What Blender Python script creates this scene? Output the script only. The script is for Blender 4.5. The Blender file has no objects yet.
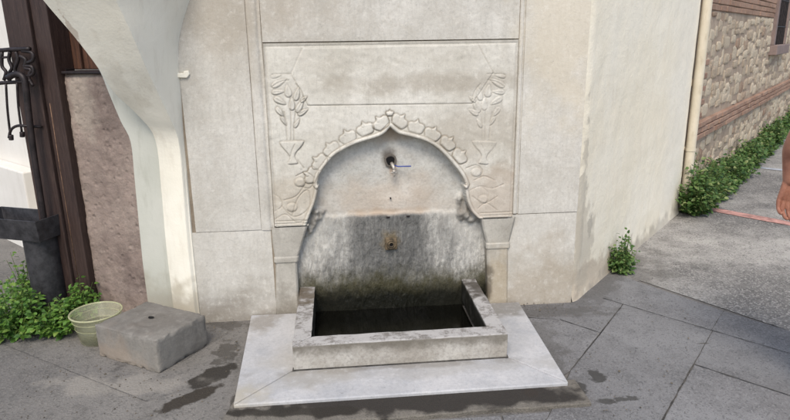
import bpy, bmesh, math, random
import numpy as np
from mathutils import Vector, Matrix, noise as mn
random.seed(7); rng=np.random.default_rng(3)
S=bpy.context.scene; COL=S.collection
# ------------------------------------------------------------------ camera model
F=617.;TH=math.radians(15.4);RO=math.radians(.85);H=1.5
def ray(x,y):
    a=x-395;b=210-y;c,s=math.cos(RO),math.sin(RO)
    a,b=a*c+b*s,-a*s+b*c
    return (a,F*math.cos(TH)+b*math.sin(TH),-F*math.sin(TH)+b*math.cos(TH))
def gp(x,y,z=0):
    r=ray(x,y);t=(z-H)/r[2];return Vector((r[0]*t,r[1]*t,z))
class Frame:
    """a vertical wall frame: x along the wall (to the right), y into the wall, z up"""
    def __init__(s,o,p):
        s.o=Vector((o.x,o.y,0));s.a=math.atan2(p.y-o.y,p.x-o.x)
        s.u=Vector((math.cos(s.a),math.sin(s.a),0));s.n=Vector((-s.u.y,s.u.x,0))
        s.M=Matrix.Translation(s.o)@Matrix.Rotation(s.a,4,'Z')
    def px(s,x,y,off=0.):
        r=Vector(ray(x,y));c=Vector((0,0,H));q=s.o+s.n*off
        t=(q-c).dot(s.n)/r.dot(s.n);p=c+r*t
        return ((p-s.o).dot(s.u),p.z)
    def w(s,x,y,z): return s.o+s.u*x+s.n*y+Vector((0,0,z))
PA=gp(205,323);PB=gp(572,303)
FA=Frame(PA,PB)                      # fountain face
FR=Frame(PB,gp(672,218))             # street wall on the right
pl=gp(80,307);FL=Frame(pl,PA)        # wall with the doorway on the left
FL.o=Vector((PA.x,PA.y,0));FL.M=Matrix.Translation(FL.o)@Matrix.Rotation(FL.a,4,'Z')
FW=Frame(gp(0,236),gp(45,258))       # white wall beyond
# ------------------------------------------------------------------ helpers
def tag(o,label=None,cat=None,group=None,kind=None):
    if label:o['label']=label
    if cat:o['category']=cat
    if group:o['group']=group
    if kind:o['kind']=kind
    return o
def empty(name,loc=(0,0,0),rz=0,M=None):
    o=bpy.data.objects.new(name,None);o.empty_display_size=.1;COL.objects.link(o)
    if M is not None:o.matrix_world=M
    else:o.location=loc;o.rotation_euler=(0,0,rz)
    return o
def mesh(name,v,f,m,parent=None,smooth=False,M=None,attrs=None):
    me=bpy.data.meshes.new(name);me.from_pydata([tuple(a) for a in v],[],f);me.update()
    if smooth:me.polygons.foreach_set('use_smooth',[True]*len(me.polygons))
    if m:me.materials.append(m)
    if attrs:
        for k,val in attrs.items():
            at=me.attributes.new(k,'FLOAT','POINT');at.data.foreach_set('value',np.asarray(val,dtype=np.float32))
    o=bpy.data.objects.new(name,me);COL.objects.link(o)
    if parent:o.parent=parent
    if M is not None:o.matrix_world=M
    return o
def bevel(o,w=.004,n=2):
    b=o.modifiers.new('b','BEVEL');b.width=w;b.segments=n;b.limit_method='ANGLE';b.angle_limit=math.radians(35);return o
class MB:
    def __init__(s):s.v=[];s.f=[]
    def add(s,v,f):
        k=len(s.v);s.v+=[tuple(a) for a in v];s.f+=[tuple(i+k for i in q) for q in f]
    def box(s,x0,x1,y0,y1,z0,z1):
        s.add([(x,y,z) for z in(z0,z1) for y in(y0,y1) for x in(x0,x1)],
              [(0,2,3,1),(4,5,7,6),(0,1,5,4),(2,6,7,3),(0,4,6,2),(1,3,7,5)])
    def prism(s,pts,y0,y1):
        """polygon of (x,z) extruded along y"""
        n=len(pts);ar=sum(pts[i][0]*pts[(i+1)%n][1]-pts[(i+1)%n][0]*pts[i][1] for i in range(n))
        if ar<0:pts=pts[::-1]
        s.add([(x,y0,z) for x,z in pts]+[(x,y1,z) for x,z in pts],
              [tuple(range(n)),tuple(range(2*n-1,n-1,-1))]+[(i,n+i,n+(i+1)%n,(i+1)%n) for i in range(n)])
    def slab(s,pts,z0,z1):
        n=len(pts);ar=sum(pts[i][0]*pts[(i+1)%n][1]-pts[(i+1)%n][0]*pts[i][1] for i in range(n))
        if ar<0:pts=pts[::-1]
        s.add([(x,y,z0) for x,y in pts]+[(x,y,z1) for x,y in pts],
              [tuple(range(n-1,-1,-1)),tuple(range(n,2*n))]+[(i,(i+1)%n,n+(i+1)%n,n+i) for i in range(n)])
    def tube(s,pts,r,n=10,cap=True):
        pts=[Vector(p) for p in pts];R=r if isinstance(r,(list,tuple)) else [r]*len(pts)
        k=len(s.v);ref=None
        for i,p in enumerate(pts):
            d=(pts[min(i+1,len(pts)-1)]-pts[max(i-1,0)]).normalized()
            if ref is None:ref=d.orthogonal().normalized()
            ref=(ref-d*ref.dot(d)).normalized();b=d.cross(ref)
            for j in range(n):
                a=2*math.pi*j/n;s.v.append(tuple(p+(ref*math.cos(a)+b*math.sin(a))*R[i]))
        for i in range(len(pts)-1):
            for j in range(n):
                s.f.append((k+i*n+j,k+i*n+(j+1)%n,k+(i+1)*n+(j+1)%n,k+(i+1)*n+j))
        if cap:
            s.f.append(tuple(k+j for j in range(n))[::-1]);s.f.append(tuple(k+(len(pts)-1)*n+j for j in range(n)))
    def lathe(s,prof,n=32,c=(0,0,0)):
        k=len(s.v)
        for r,z in prof:
            for j in range(n):
                a=2*math.pi*j/n;s.v.append((c[0]+r*math.cos(a),c[1]+r*math.sin(a),c[2]+z))
        for i in range(len(prof)-1):
            for j in range(n):s.f.append((k+i*n+j,k+i*n+(j+1)%n,k+(i+1)*n+(j+1)%n,k+(i+1)*n+j))
    def build(s,name,m,parent=None,smooth=False,M=None,bev=None):
        o=mesh(name,s.v,s.f,m,parent,smooth,M)
        if bev:bevel(o,bev)
        return o
def smooth_poly(pts,k=6):
    out=[];n=len(pts);P=[np.array(p,float) for p in pts]
    for i in range(n-1):
        a,b,c,d=P[max(i-1,0)],P[i],P[i+1],P[min(i+2,n-1)]
        for j in range(k):
            t=j/k;out.append(.5*((2*b)+(c-a)*t+(2*a-5*b+4*c-d)*t*t+(3*b-a-3*c+d)*t**3))
    out.append(P[-1]);return [tuple(p) for p in out]
# ------------------------------------------------------------------ materials
def lin(c):return tuple(((v/255)/12.92 if v/255<=.04045 else ((v/255+.055)/1.055)**2.4) for v in c)+(1,)
class Mat:
    def __init__(s,name,rough=.85,spec=.25):
        s.m=bpy.data.materials.new(name);s.m.use_nodes=True;s.t=s.m.node_tree;s.N=s.t.nodes;s.L=s.t.links
        s.b=s.N['Principled BSDF'];s.b.inputs['Roughness'].default_value=rough
        s.b.inputs['Specular IOR Level'].default_value=spec
        s.co=s.N.new('ShaderNodeTexCoord').outputs['Object'];s.h=None
    def set(s,i,v):
        if hasattr(v,'is_output'):s.L.new(v,i)
        elif v is not None:i.default_value=v
    def noise(s,scale,detail=5,rough=.6,vec=None,stretch=None,dist=0):
        v=vec or s.co
        if stretch:
            mp=s.N.new('ShaderNodeMapping');s.L.new(v,mp.inputs[0]);mp.inputs['Scale'].default_value=stretch;v=mp.outputs[0]
        n=s.N.new('ShaderNodeTexNoise');s.L.new(v,n.inputs['Vector']);n.inputs['Scale'].default_value=scale
        n.inputs['Detail'].default_value=detail;n.inputs['Roughness'].default_value=rough;n.inputs['Distortion'].default_value=dist
        return n.outputs['Fac']
    def voro(s,scale,out='Distance',feat='F1',vec=None,rnd=1):
        n=s.N.new('ShaderNodeTexVoronoi');n.feature=feat;s.L.new(vec or s.co,n.inputs['Vector']);n.inputs['Scale'].default_value=scale
        n.inputs['Randomness'].default_value=rnd
        return n.outputs[out]
    def math(s,op,a,b=None,c=None):
        n=s.N.new('ShaderNodeMath');n.operation=op
        for i,v in enumerate((a,b,c)):
            if v is not None:s.set(n.inputs[i],v)
        return n.outputs[0]
    def rng(s,f,a,b,c=0.,d=1.):
        n=s.N.new('ShaderNodeMapRange');n.interpolation_type='SMOOTHSTEP';s.set(n.inputs[0],f)
        for i,v in enumerate((a,b,c,d)):n.inputs[i+1].default_value=v
        return n.outputs[0]
    def mix(s,f,a,b,mode='MIX'):
        n=s.N.new('ShaderNodeMix');n.data_type='RGBA';n.blend_type=mode
        s.set(n.inputs[0],f);s.set(n.inputs[6],a if hasattr(a,'is_output') else lin(a));s.set(n.inputs[7],b if hasattr(b,'is_output') else lin(b))
        return n.outputs[2]
    def attr(s,name,out='Fac'):
        n=s.N.new('ShaderNodeAttribute');n.attribute_name=name;return n.outputs[out]
    def blob(s,c,r,soft=.5,warp=.15,ws=6,rot=0,stretch=None):
        """a stain: ellipsoid in object space with a warped edge"""
        nz=s.N.new('ShaderNodeTexNoise');nz.inputs['Scale'].default_value=ws;nz.inputs['Detail'].default_value=5
        v=s.co
        if stretch:
            mp=s.N.new('ShaderNodeMapping');s.L.new(v,mp.inputs[0]);mp.inputs['Scale'].default_value=stretch;s.L.new(mp.outputs[0],nz.inputs['Vector'])
        else:s.L.new(v,nz.inputs['Vector'])
        a=s.N.new('ShaderNodeVectorMath');a.operation='SUBTRACT';s.L.new(s.co,a.inputs[0]);a.inputs[1].default_value=c
        if rot:
            ro=s.N.new('ShaderNodeVectorRotate');ro.rotation_type='Z_AXIS';s.L.new(a.outputs[0],ro.inputs[0]);ro.inputs['Angle'].default_value=-rot;src=ro.outputs[0]
        else:src=a.outputs[0]
        d=s.N.new('ShaderNodeVectorMath');d.operation='DIVIDE';s.L.new(src,d.inputs[0]);d.inputs[1].default_value=r
        l=s.N.new('ShaderNodeVectorMath');l.operation='LENGTH';s.L.new(d.outputs[0],l.inputs[0])
        w=s.math('MULTIPLY_ADD',nz.outputs['Fac'],warp*10,-warp*5)
        return s.rng(s.math('ADD',l.outputs['Value'],w),1+soft/2,1-soft/2)
    def bump(s,h,dist,strength=1.):
        n=s.N.new('ShaderNodeBump');n.inputs['Distance'].default_value=dist;n.inputs['Strength'].default_value=strength
        s.L.new(h,n.inputs['Height'])
        if s.h:s.L.new(s.h,n.inputs['Normal'])
        s.h=n.outputs[0];s.L.new(s.h,s.b.inputs['Normal'])
    def done(s,col,rough=None):
        s.L.new(col,s.b.inputs['Base Color']) if hasattr(col,'is_output') else s.set(s.b.inputs['Base Color'],lin(col))
        if rough is not None:s.set(s.b.inputs['Roughness'],rough)
        return s.m
def stone(name,base,light,dark,vein=None,bump=.004,fs=60,streak=.4,dirt=None,blobs=(),pit=.0,rough=.8):
    k=Mat(name,rough)
    big=k.noise(2.3,6,.62);mid=k.noise(9,6,.65);fine=k.noise(fs,4,.7)
    c=k.mix(k.rng(big,.33,.68),dark,light);c=k.mix(k.rng(mid,.3,.75,0,.75),c,base)
    st=k.noise(9,6,.7,stretch=(2.6,2.6,.35))
    c=k.mix(k.rng(st,.5,.72,0,streak),c,dark)
    if vein:
        v=k.noise(3.5,9,.75,dist=.3);vv=k.math('ABSOLUTE',k.math('SUBTRACT',v,.5));c=k.mix(k.rng(vv,.0,.03,.16,0.),c,vein)
    st2=k.noise(26,6,.8,stretch=(2.4,2.4,.4));c=k.mix(k.rng(st2,.5,.68,0,.38),c,tuple(int(x*.84) for x in base));c=k.mix(k.rng(k.noise(17,7,.8,stretch=(.5,.5,2.)),.54,.7,0,.25),c,tuple(int(x*.84) for x in base))
    c=k.mix(k.rng(fine,.42,.72,.0,.26),c,tuple(int(x*.86) for x in dark))
    sp=k.voro(140);c=k.mix(k.rng(sp,.12,.28,.22,0.),c,tuple(int(x*.5) for x in dark))
    oi=k.N.new('ShaderNodeObjectInfo');c=k.mix(k.math('MULTIPLY',oi.outputs['Random'],.22),c,tuple(int(x*.86) for x in base))
    if dirt:c=k.mix(k.math('MULTIPLY',k.attr('dirt'),k.rng(mid,.2,.6,.35,1.)),c,dirt)
    for b in blobs:
        col,stg=b[0],b[1];c=k.mix(k.math('MULTIPLY',k.blob(*b[2:-1],**b[-1]),stg),c,col)
    def rn_(ang,st_,sc_):
        mp=k.N.new('ShaderNodeMapping');k.L.new(k.co,mp.inputs[0]);mp.inputs['Rotation'].default_value=(0,math.radians(ang),0)
        return k.noise(sc_,6,.75,vec=mp.outputs[0],stretch=st_,dist=.3)
    scr=k.math('MAXIMUM',k.rng(rn_(38,(1,1,9),12),.60,.70),k.math('MAXIMUM',k.rng(rn_(-27,(1,1,8),9),.61,.70),k.rng(rn_(75,(1,1,10),7),.62,.7)))
    c=k.mix(k.math('MULTIPLY',scr,.13),c,tuple(int(x*.72) for x in base));c=k.mix(k.rng(k.noise(24,7,.8),.5,.7,0,.3),c,tuple(min(255,int(x*1.08)) for x in light))
    c=k.mix(k.rng(k.noise(38,5,.8),.61,.70,0,.4),c,tuple(int(x*.64) for x in base))
    k.bump(mid,bump);k.bump(fine,bump*.35);k.bump(scr,-bump*.08)
    if pit:k.bump(k.rng(k.voro(22),.0,.35),pit)
    return k.done(c)
C_=dict
M={}
M['stone']=stone('facade_limestone',(201,197,187),(217,213,204),(178,173,162),vein=(160,148,130),
  blobs=[((118,108,94),.55,(.25,0,-.02),(.75,.3,.17),C_(soft=1.2,warp=.25)),
         ((150,132,106),.45,(1.95,0,.02),(.3,.3,.3),C_(soft=1.2,warp=.25)),
         ((158,146,128),.5,(.2,0,1.75),(.5,.3,.32),C_(soft=1.3,warp=.2)),
         ((208,196,172),.5,(1.98,0,1.6),(.25,.3,.5),C_(soft=1.,warp=.2))])
M['carved']=stone('carved_limestone',(203,199,187),(217,213,203),(184,178,165),dirt=(104,92,74),bump=.003,streak=.3,
  blobs=[((150,140,124),.5,(1.35,0,1.28),(.5,.3,.05),C_(soft=1.2,warp=.3)),
         ((158,148,132),.45,(1.5,0,.98),(.3,.3,.16),C_(soft=1.2,warp=.3)),
         ((160,138,116),.4,(1.62,0,.68),(.16,.3,.16),C_(soft=1.2,warp=.3)),
         ((165,148,124),.3,(.5,0,.66),(.14,.3,.12),C_(soft=1.2,warp=.3))])
M['pilaster']=stone('pilaster_stone',(184,179,168),(200,195,183),(150,145,134),bump=.004,
  blobs=[((96,88,74),.6,(.5,0,.02),(.2,.3,.12),C_(soft=1.2,warp=.3)),((176,158,128),.5,(1.66,0,.15),(.1,.3,.2),C_(soft=1.,warp=.3)),
         ((86,78,66),.7,(1.585,0,.16),(.03,.3,.12),C_(soft=1.,warp=.4))])
M['mortar']=stone('old_mortar',(146,134,116),(160,148,130),(116,104,90),bump=.004)
def back_mat():
    k=Mat('wet_back_stone',.7)
    big=k.noise(3,6,.65);mid=k.noise(14,6,.7);fine=k.noise(70,4,.7);st=k.noise(9,6,.7,stretch=(3.5,1,.35))
    c=k.mix(k.rng(big,.35,.68),(182,181,174),(206,203,195));c=k.mix(k.rng(mid,.4,.75,0,.6),c,(176,168,156))
    c=k.mix(k.rng(fine,.4,.7,0,.3),c,(120,118,112))
    c=k.mix(k.math('MULTIPLY',k.blob((1.04,0,.62),(.30,.3,.12),soft=1.4,warp=.25),.45),c,(190,168,144))
    lower=k.attr('lower')
    tool=k.rng(k.noise(26,5,.7,stretch=(2.2,1,.6)),.42,.66)
    lowc=k.mix(tool,(158,155,148),(192,189,181))
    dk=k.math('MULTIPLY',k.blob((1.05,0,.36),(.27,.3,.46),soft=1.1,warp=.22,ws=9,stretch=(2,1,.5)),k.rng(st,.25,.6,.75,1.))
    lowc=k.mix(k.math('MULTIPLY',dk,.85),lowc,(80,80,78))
    c=k.mix(lower,c,lowc)
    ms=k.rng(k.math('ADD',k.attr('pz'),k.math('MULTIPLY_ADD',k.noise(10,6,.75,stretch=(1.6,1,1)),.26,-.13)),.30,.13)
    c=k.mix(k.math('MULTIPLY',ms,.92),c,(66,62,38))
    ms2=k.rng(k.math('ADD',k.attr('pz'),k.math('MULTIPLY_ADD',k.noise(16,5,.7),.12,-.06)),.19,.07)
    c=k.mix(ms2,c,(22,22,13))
    c=k.mix(k.math('MULTIPLY',k.blob((1.04,0,.585),(.16,.3,.02),soft=1.4,warp=.2,ws=12),.5),c,(168,142,114))
    c=k.mix(k.math('MULTIPLY',k.blob((1.049,0,.885),(.035,.3,.05),soft=1.2,warp=.1,ws=20),.85),c,(70,60,50))
    c=k.mix(k.math('MULTIPLY',k.blob((1.065,0,.84),(.02,.3,.05),soft=1.2,warp=.1,ws=20),.6),c,(190,150,112))
    c=k.mix(k.math('MULTIPLY',k.blob((1.06,0,1.03),(.12,.3,.05),soft=1.2,warp=.2,ws=12),.6),c,(160,140,118))
    c=k.mix(k.math('MULTIPLY',k.blob((1.044,0,.42),(.05,.3,.05),soft=1.,warp=.2,ws=20),.6),c,(120,104,74))
    c=k.mix(k.math('MULTIPLY',k.attr('broken'),k.rng(mid,.2,.6,.3,.7)),c,(110,104,96))
    k.bump(mid,.006);k.bump(fine,.002)
    h=k.math('MULTIPLY',k.noise(30,4,.6,stretch=(1.8,1,.7)),lower);k.bump(h,.014)
    return k.done(c,k.rng(dk,.2,.9,.8,.45))
M['back']=back_mat()
M['marble']=stone('white_marble',(180,179,178),(196,194,192),(156,157,159),vein=(150,156,166),bump=.0015,streak=.15,rough=.5,
  blobs=[((176,166,142),.6,(.30,-.9,.0),(.12,.12,.3),C_(soft=1.2,warp=.3)),((120,112,98),.6,(.3,-.1,.05),(.14,.14,.3),C_(soft=1.,warp=.35)),
         ((104,98,88),.6,(1.0,-.66,.02),(.55,.028,.05),C_(soft=1.,warp=.25)),((110,106,98),.7,(1.72,-.08,.05),(.16,.12,.3),C_(soft=1.,warp=.4)),((158,152,140),.45,(.6,-.55,.05),(.2,.2,.1),C_(soft=1.2,warp=.35)),
         ((150,146,138),.4,(1.1,-.7,.03),(.6,.06,.03),C_(soft=1.,warp=.4))])
def basin_mat():
    k=Mat('worn_basin_stone',.65)
    mid=k.noise(12,6,.7);fine=k.noise(60,5,.75)
    c=k.mix(k.rng(k.noise(4,5,.6),.35,.7),(158,152,142),(188,184,176))
    c=k.mix(k.rng(fine,.4,.68,0,.45),c,(112,106,98))
    # tops are smoother blue-white marble, lips dark with algae (the pz attribute is the height)
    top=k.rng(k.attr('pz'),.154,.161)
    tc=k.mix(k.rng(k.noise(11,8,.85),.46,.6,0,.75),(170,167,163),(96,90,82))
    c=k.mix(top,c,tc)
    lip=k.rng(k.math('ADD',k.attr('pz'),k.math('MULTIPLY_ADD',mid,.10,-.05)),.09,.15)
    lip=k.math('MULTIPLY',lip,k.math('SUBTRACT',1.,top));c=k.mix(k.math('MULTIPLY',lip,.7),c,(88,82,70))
    c=k.mix(k.math('MULTIPLY',k.blob((.56,-.05,.19),(.1,.11,.2),soft=1.,warp=.3,ws=20),.8),c,(84,72,54))
    c=k.mix(k.math('MULTIPLY',k.blob((1.53,-.1,.19),(.1,.16,.2),soft=1.,warp=.35,ws=20),.85),c,(70,64,56))
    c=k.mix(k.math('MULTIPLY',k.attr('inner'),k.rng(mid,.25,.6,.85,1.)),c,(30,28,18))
    k.bump(mid,.004);k.bump(fine,.002);return k.done(c)
M['basin']=basin_mat()
def plaster(name,base,light,dark,blobs=(),bump=.004,sc=1.):
    k=Mat(name,.9,.15)
    c=k.mix(k.rng(k.noise(1.6*sc,5,.6),.35,.68),base,light)
    c=k.mix(k.rng(k.noise(6*sc,6,.7,stretch=(2.2,2.2,.5)),.5,.72,0,.55),c,dark)
    for b in blobs:c=k.mix(k.math('MULTIPLY',k.blob(*b[2:-1],**b[-1]),b[1]),c,b[0])
    k.bump(k.noise(7*sc,5,.6),bump);k.bump(k.noise(90,3,.6),bump*.2);return k.done(c)
M['plaster']=plaster('cream_plaster',(236,226,203),(241,233,214),(226,214,191),bump=.008,
  blobs=[((186,178,162),.7,(.05,0,.5),(.05,.5,.5),C_(soft=.4,warp=.28,ws=11)),((168,150,130),.6,(.3,0,.05),(.6,.5,.13),C_(soft=.8,warp=.3,ws=9)),
         ((160,154,143),.6,(.2,0,.42),(.035,.5,.06),C_(soft=.3,warp=.25,ws=22)),((186,176,158),.6,(.12,0,.3),(.14,.5,.26),C_(soft=.8,warp=.3,ws=14)),
         ((150,142,130),.7,(1.5,0,-.02),(1.3,.5,.1),C_(soft=1.,warp=.25,ws=9)),((232,226,212),.5,(2.1,0,1.2),(.4,.5,1.5),C_(soft=1.5,warp=.1))])
M['cream']=plaster('cream_paint',(231,225,208),(238,233,218),(212,204,186),bump=.004,
  blobs=[((158,146,122),.6,(-.1,0,.05),(.6,.6,.18),C_(soft=1.,warp=.3,ws=10)),((176,158,140),.6,(-.33,-.35,1.52),(.018,.2,.12),C_(soft=.4,warp=.5,ws=22)),((200,190,170),.3,(-.2,-.2,1.25),(.1,.2,.2),C_(soft=1.,warp=.4,ws=12))])
M['green']=plaster('pale_green_paint',(186,186,174),(198,197,186),(168,167,154),bump=.003,blobs=[((150,140,120),.5,(-.4,0,.03),(.4,.6,.2),C_(soft=1.,warp=.3))])
M['white']=plaster('white_render',(214,209,200),(222,218,210),(200,194,184),bump=.003)
M['pinkstone']=stone('rough_pink_stone',(144,127,117),(168,153,141),(112,98,91),bump=.012,fs=40,pit=.004,streak=.2,
   blobs=[((168,158,144),.5,(-.62,0,1.2),(.07,.4,.2),C_(soft=.8,warp=.25,ws=10)),((164,150,134),.6,(-.9,0,.6),(.06,.4,.6),C_(soft=1.,warp=.25,ws=10))])
def wood(name,a,b,rough=.55):
    k=Mat(name,rough,.35);g=k.noise(14,6,.65,stretch=(5,5,.35),dist=.6)
    c=k.mix(k.rng(g,.3,.7),a,b);c=k.mix(k.rng(k.noise(80,3,.6,stretch=(3,3,.3)),.55,.75,0,.4),c,tuple(int(x*1.5) for x in b))
    k.bump(g,.002);return k.done(c)
M['timber']=wood('dark_painted_timber',(48,36,33),(66,52,47));M['planks']=wood('old_brown_planks',(54,36,28),(92,62,46),.7)
def plain(name,c,rough=.6,metal=0,var=.3,bump=.001,ns=20):
    k=Mat(name,rough,.4);k.b.inputs['Metallic'].default_value=metal;n=k.noise(ns,6,.7)
    cc=k.mix(k.rng(n,.3,.72),tuple(int(x*(1-var)) for x in c),tuple(min(255,int(x*(1+var))) for x in c));k.bump(n,bump);return k.done(cc)
M['iron']=plain('black_iron',(44,38,38),.5,.3);M['binmetal']=plain('charcoal_painted_metal',(52,51,53),.5,.1)
M['hole']=plain('dark_hole',(10,9,8),.9);M['brass']=plain('tarnished_brass',(94,82,64),.7,.2,.45)
M['steel']=plain('worn_steel',(176,170,160),.5,.5,.25);M['blue']=plain('blue_plastic',(62,78,150),.45,0,.1)
M['pipe']=plaster('cream_pipe_paint',(198,188,166),(210,200,180),(172,158,134),bump=.001,sc=3)
M['sill']=stone('mauve_sill_stone',(140,122,116),(156,138,130),(112,98,94),bump=.003)
M['glass']=plain('dark_window_glass',(30,36,42),.12,0,.3,.0)
M['block']=stone('grey_stone_block',(128,124,117),(146,142,134),(100,96,90),bump=.003,fs=80,streak=.25,
   blobs=[((158,138,118),.4,(-.1,-.2,.0),(.3,.12,.12),C_(soft=1.2,warp=.3,ws=8)),((104,99,92),.5,(.02,.0,.175),(.12,.12,.05),C_(soft=1.,warp=.3,ws=12))])
def clear(name,col,amt,rough=.15):
    k=Mat(name,rough,.5);tr=k.N.new('ShaderNodeBsdfTransparent');tr.inputs[0].default_value=lin(tuple(min(255,c+(255-c)*4//5) for c in col));ms=k.N.new('ShaderNodeMixShader');ms.inputs[0].default_value=amt
    k.L.new(tr.outputs[0],ms.inputs[1]);k.L.new(k.b.outputs[0],ms.inputs[2]);k.L.new(ms.outputs[0],k.N['Material Output'].inputs[0]);return k.done(col)
M['bowl']=clear('clear_yellow_plastic',(214,212,184),.20);M['bowlrim']=clear('yellow_plastic_rim',(206,206,168),.5)
def leaf_mat(name,a,b,c3):
    k=Mat(name,.5,.3);r=k.attr('rnd');c=k.mix(k.rng(r,.0,.6),a,b);c=k.mix(k.rng(r,.75,1.),c,c3)
    tr=k.N.new('ShaderNodeBsdfTranslucent');k.L.new(c,tr.inputs[0]);ms=k.N.new('ShaderNodeMixShader');ms.inputs[0].default_value=.28
    k.L.new(k.b.outputs[0],ms.inputs[1]);k.L.new(tr.outputs[0],ms.inputs[2]);k.L.new(ms.outputs[0],k.N['Material Output'].inputs[0])
    return k.done(c)
M['leafA']=leaf_mat('fresh_green_leaf',(60,94,38),(98,134,56),(128,152,74))
M['leafB']=leaf_mat('weed_green_leaf',(58,88,46),(92,120,62),(140,150,98))
M['stem']=plain('plant_stem',(84,96,50),.7)
def brickm():
    k=Mat('old_brick',.9,.1);r=k.attr('rnd');c=k.mix(r,(142,114,98),(164,134,116));c=k.mix(k.rng(k.noise(20,5,.7),.45,.7,0,.6),c,(170,152,132));k.bump(k.noise(40,5,.7),.006);return k.done(c)
def rubble():
    k=Mat('rubble_stone',.92,.1);r=k.attr('rnd');c=k.mix(k.rng(r,0.,.6),(172,156,136),(198,184,162));c=k.mix(k.rng(r,.8,1.),c,(150,126,108))
    c=k.mix(k.rng(k.noise(7,7,.75),.46,.6,0,.35),c,(190,174,152));c=k.mix(k.rng(k.noise(12,6,.75),.56,.7,0,.6),c,(128,112,96));k.bump(k.noise(25,6,.7),.02);return k.done(c)
M['brick']=brickm();M['rubble']=rubble()
M['wallmortar']=stone('lime_mortar',(172,154,134),(188,170,150),(140,122,106),bump=.01)
def ground_mat(name,base,light,dark,grain=90,gr=.5,blobs=(),rough=.85,bump=.002,tone=False):
    k=Mat(name,rough,.3);b=k.noise(1.1,6,.6);m_=k.noise(5,6,.7);c=k.mix(k.rng(b,.35,.68),base,light);c=k.mix(k.rng(m_,.45,.72,0,.5),c,dark)
    v=k.voro(grain,'Color');bw=k.N.new('ShaderNodeRGBToBW');k.L.new(v,bw.inputs[0])
    c=k.mix(k.rng(bw.outputs[0],.55,.85,0,gr),c,light);c=k.mix(k.rng(bw.outputs[0],.3,.08,0,gr),c,dark)
    c=k.mix(k.rng(k.noise(170,3,.7),.5,.72,0,gr),c,tuple(int(x*.6) for x in dark))
    c=k.mix(k.rng(k.noise(3.2,8,.75),.6,.68,0,.45),c,tuple(int(x*.62) for x in dark))
    if tone:c=k.mix(k.math('MULTIPLY',k.attr('tone'),.28),c,tuple(int(x*.72) for x in base))
    for q in blobs:c=k.mix(k.math('MULTIPLY',k.blob(*q[2:-1],**q[-1]),q[1]),c,q[0])
    k.bump(m_,bump*2);k.bump(k.voro(grain),bump);return k.done(c)
def g3(x,y):p=gp(x,y);return (p.x,p.y,0)
M['ground']=ground_mat('grey_concrete',(104,101,97),(126,122,116),(76,74,70),
  blobs=[((46,42,36),.93,g3(212,376),(.13,.062,1),C_(soft=.25,warp=.16,ws=14,rot=.9)),((50,44,36),.93,g3(190,398),(.16,.045,1),C_(soft=.25,warp=.13,ws=14,rot=.75)),
         ((60,56,50),.8,g3(240,396),(.03,.15,1),C_(soft=.4,warp=.2,ws=16)),((66,62,56),.7,g3(225,352),(.05,.12,1),C_(soft=.4,warp=.35,ws=18)),
         ((70,66,60),.6,g3(228,325),(.16,.05,1),C_(soft=.6,warp=.35,ws=16)),((72,70,64),.55,g3(540,312),(.3,.06,1),C_(soft=.6,warp=.35,ws=14)),
         ((74,70,64),.5,g3(600,292),(.3,.1,1),C_(soft=.6,warp=.4,ws=12,rot=.9)),((150,144,134),.5,g3(120,385),(.3,.08,1),C_(soft=.8,warp=.3,ws=8))])
M['agg']=ground_mat('exposed_aggregate',(116,113,109),(176,172,165),(84,81,78),grain=110,gr=.65,bump=.004,
  blobs=[((92,88,82),.6,g3(590,285),(.35,.9,1),C_(soft=1.,warp=.3,ws=6,rot=-.65))])
M['slab']=ground_mat('grey_paving',(108,106,105),(136,135,134),(82,81,80),grain=130,gr=.6,rough=.7,bump=.001,tone=True,
  blobs=[((82,79,75),.5,g3(556,312),(.30,.07,1),C_(soft=.6,warp=.35,ws=14)),((84,82,78),.45,g3(598,290),(.4,.09,1),C_(soft=.6,warp=.4,ws=12,rot=.9)),((80,77,72),.4,g3(548,345),(.07,.3,1),C_(soft=.6,warp=.4,ws=14)),((58,56,52),.85,g3(597,377),(.035,.05,1),C_(soft=.5,warp=.3,ws=24)),((58,56,52),.85,g3(577,388),(.04,.05,1),C_(soft=.5,warp=.3,ws=24)),((62,60,56),.8,g3(626,400),(.05,.02,1),C_(soft=.5,warp=.3,ws=24)),
         ((60,58,54),.8,g3(606,402),(.04,.02,1),C_(soft=.5,warp=.3,ws=24)),((66,60,52),.7,g3(704,344),(.03,.006,1),C_(soft=.5,warp=.1,ws=24))])
M['joint']=plain('joint_dirt_and_shadow',(68,65,60),.95,0,.3,.004)  # dirt in the paving joints, also the painted shadow line below the basin
M['bed']=ground_mat('cement_bedding',(104,99,91),(126,120,110),(76,72,66),grain=150,gr=.4,
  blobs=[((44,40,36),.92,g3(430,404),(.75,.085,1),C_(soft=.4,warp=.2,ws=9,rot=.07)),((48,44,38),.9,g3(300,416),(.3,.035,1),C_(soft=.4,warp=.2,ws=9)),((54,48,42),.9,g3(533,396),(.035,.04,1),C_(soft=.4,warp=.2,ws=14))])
M['pink']=plain('faded_red_paint',(176,134,124),.8,0,.2,.003,12);M['wline']=plain('faded_white_paint',(170,174,180),.8,0,.15,.003,14)
def water_mat():
    k=Mat('dark_still_water',.08,.5);return k.done((12,12,9))
M['water']=water_mat()
def skin():
    k=Mat('tanned_skin',.55,.35);n=k.noise(14,5,.6);c=k.mix(k.rng(n,.3,.7),(146,98,80),(174,124,102));c=k.mix(k.rng(k.noise(60,4,.7),.5,.8,0,.3),c,(140,78,62));k.bump(k.noise(120,3,.6),.001)
    k.b.inputs['Subsurface Weight'].default_value=.12;k.b.inputs['Subsurface Radius'].default_value=(.01,.004,.002);return k.done(c)
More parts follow.
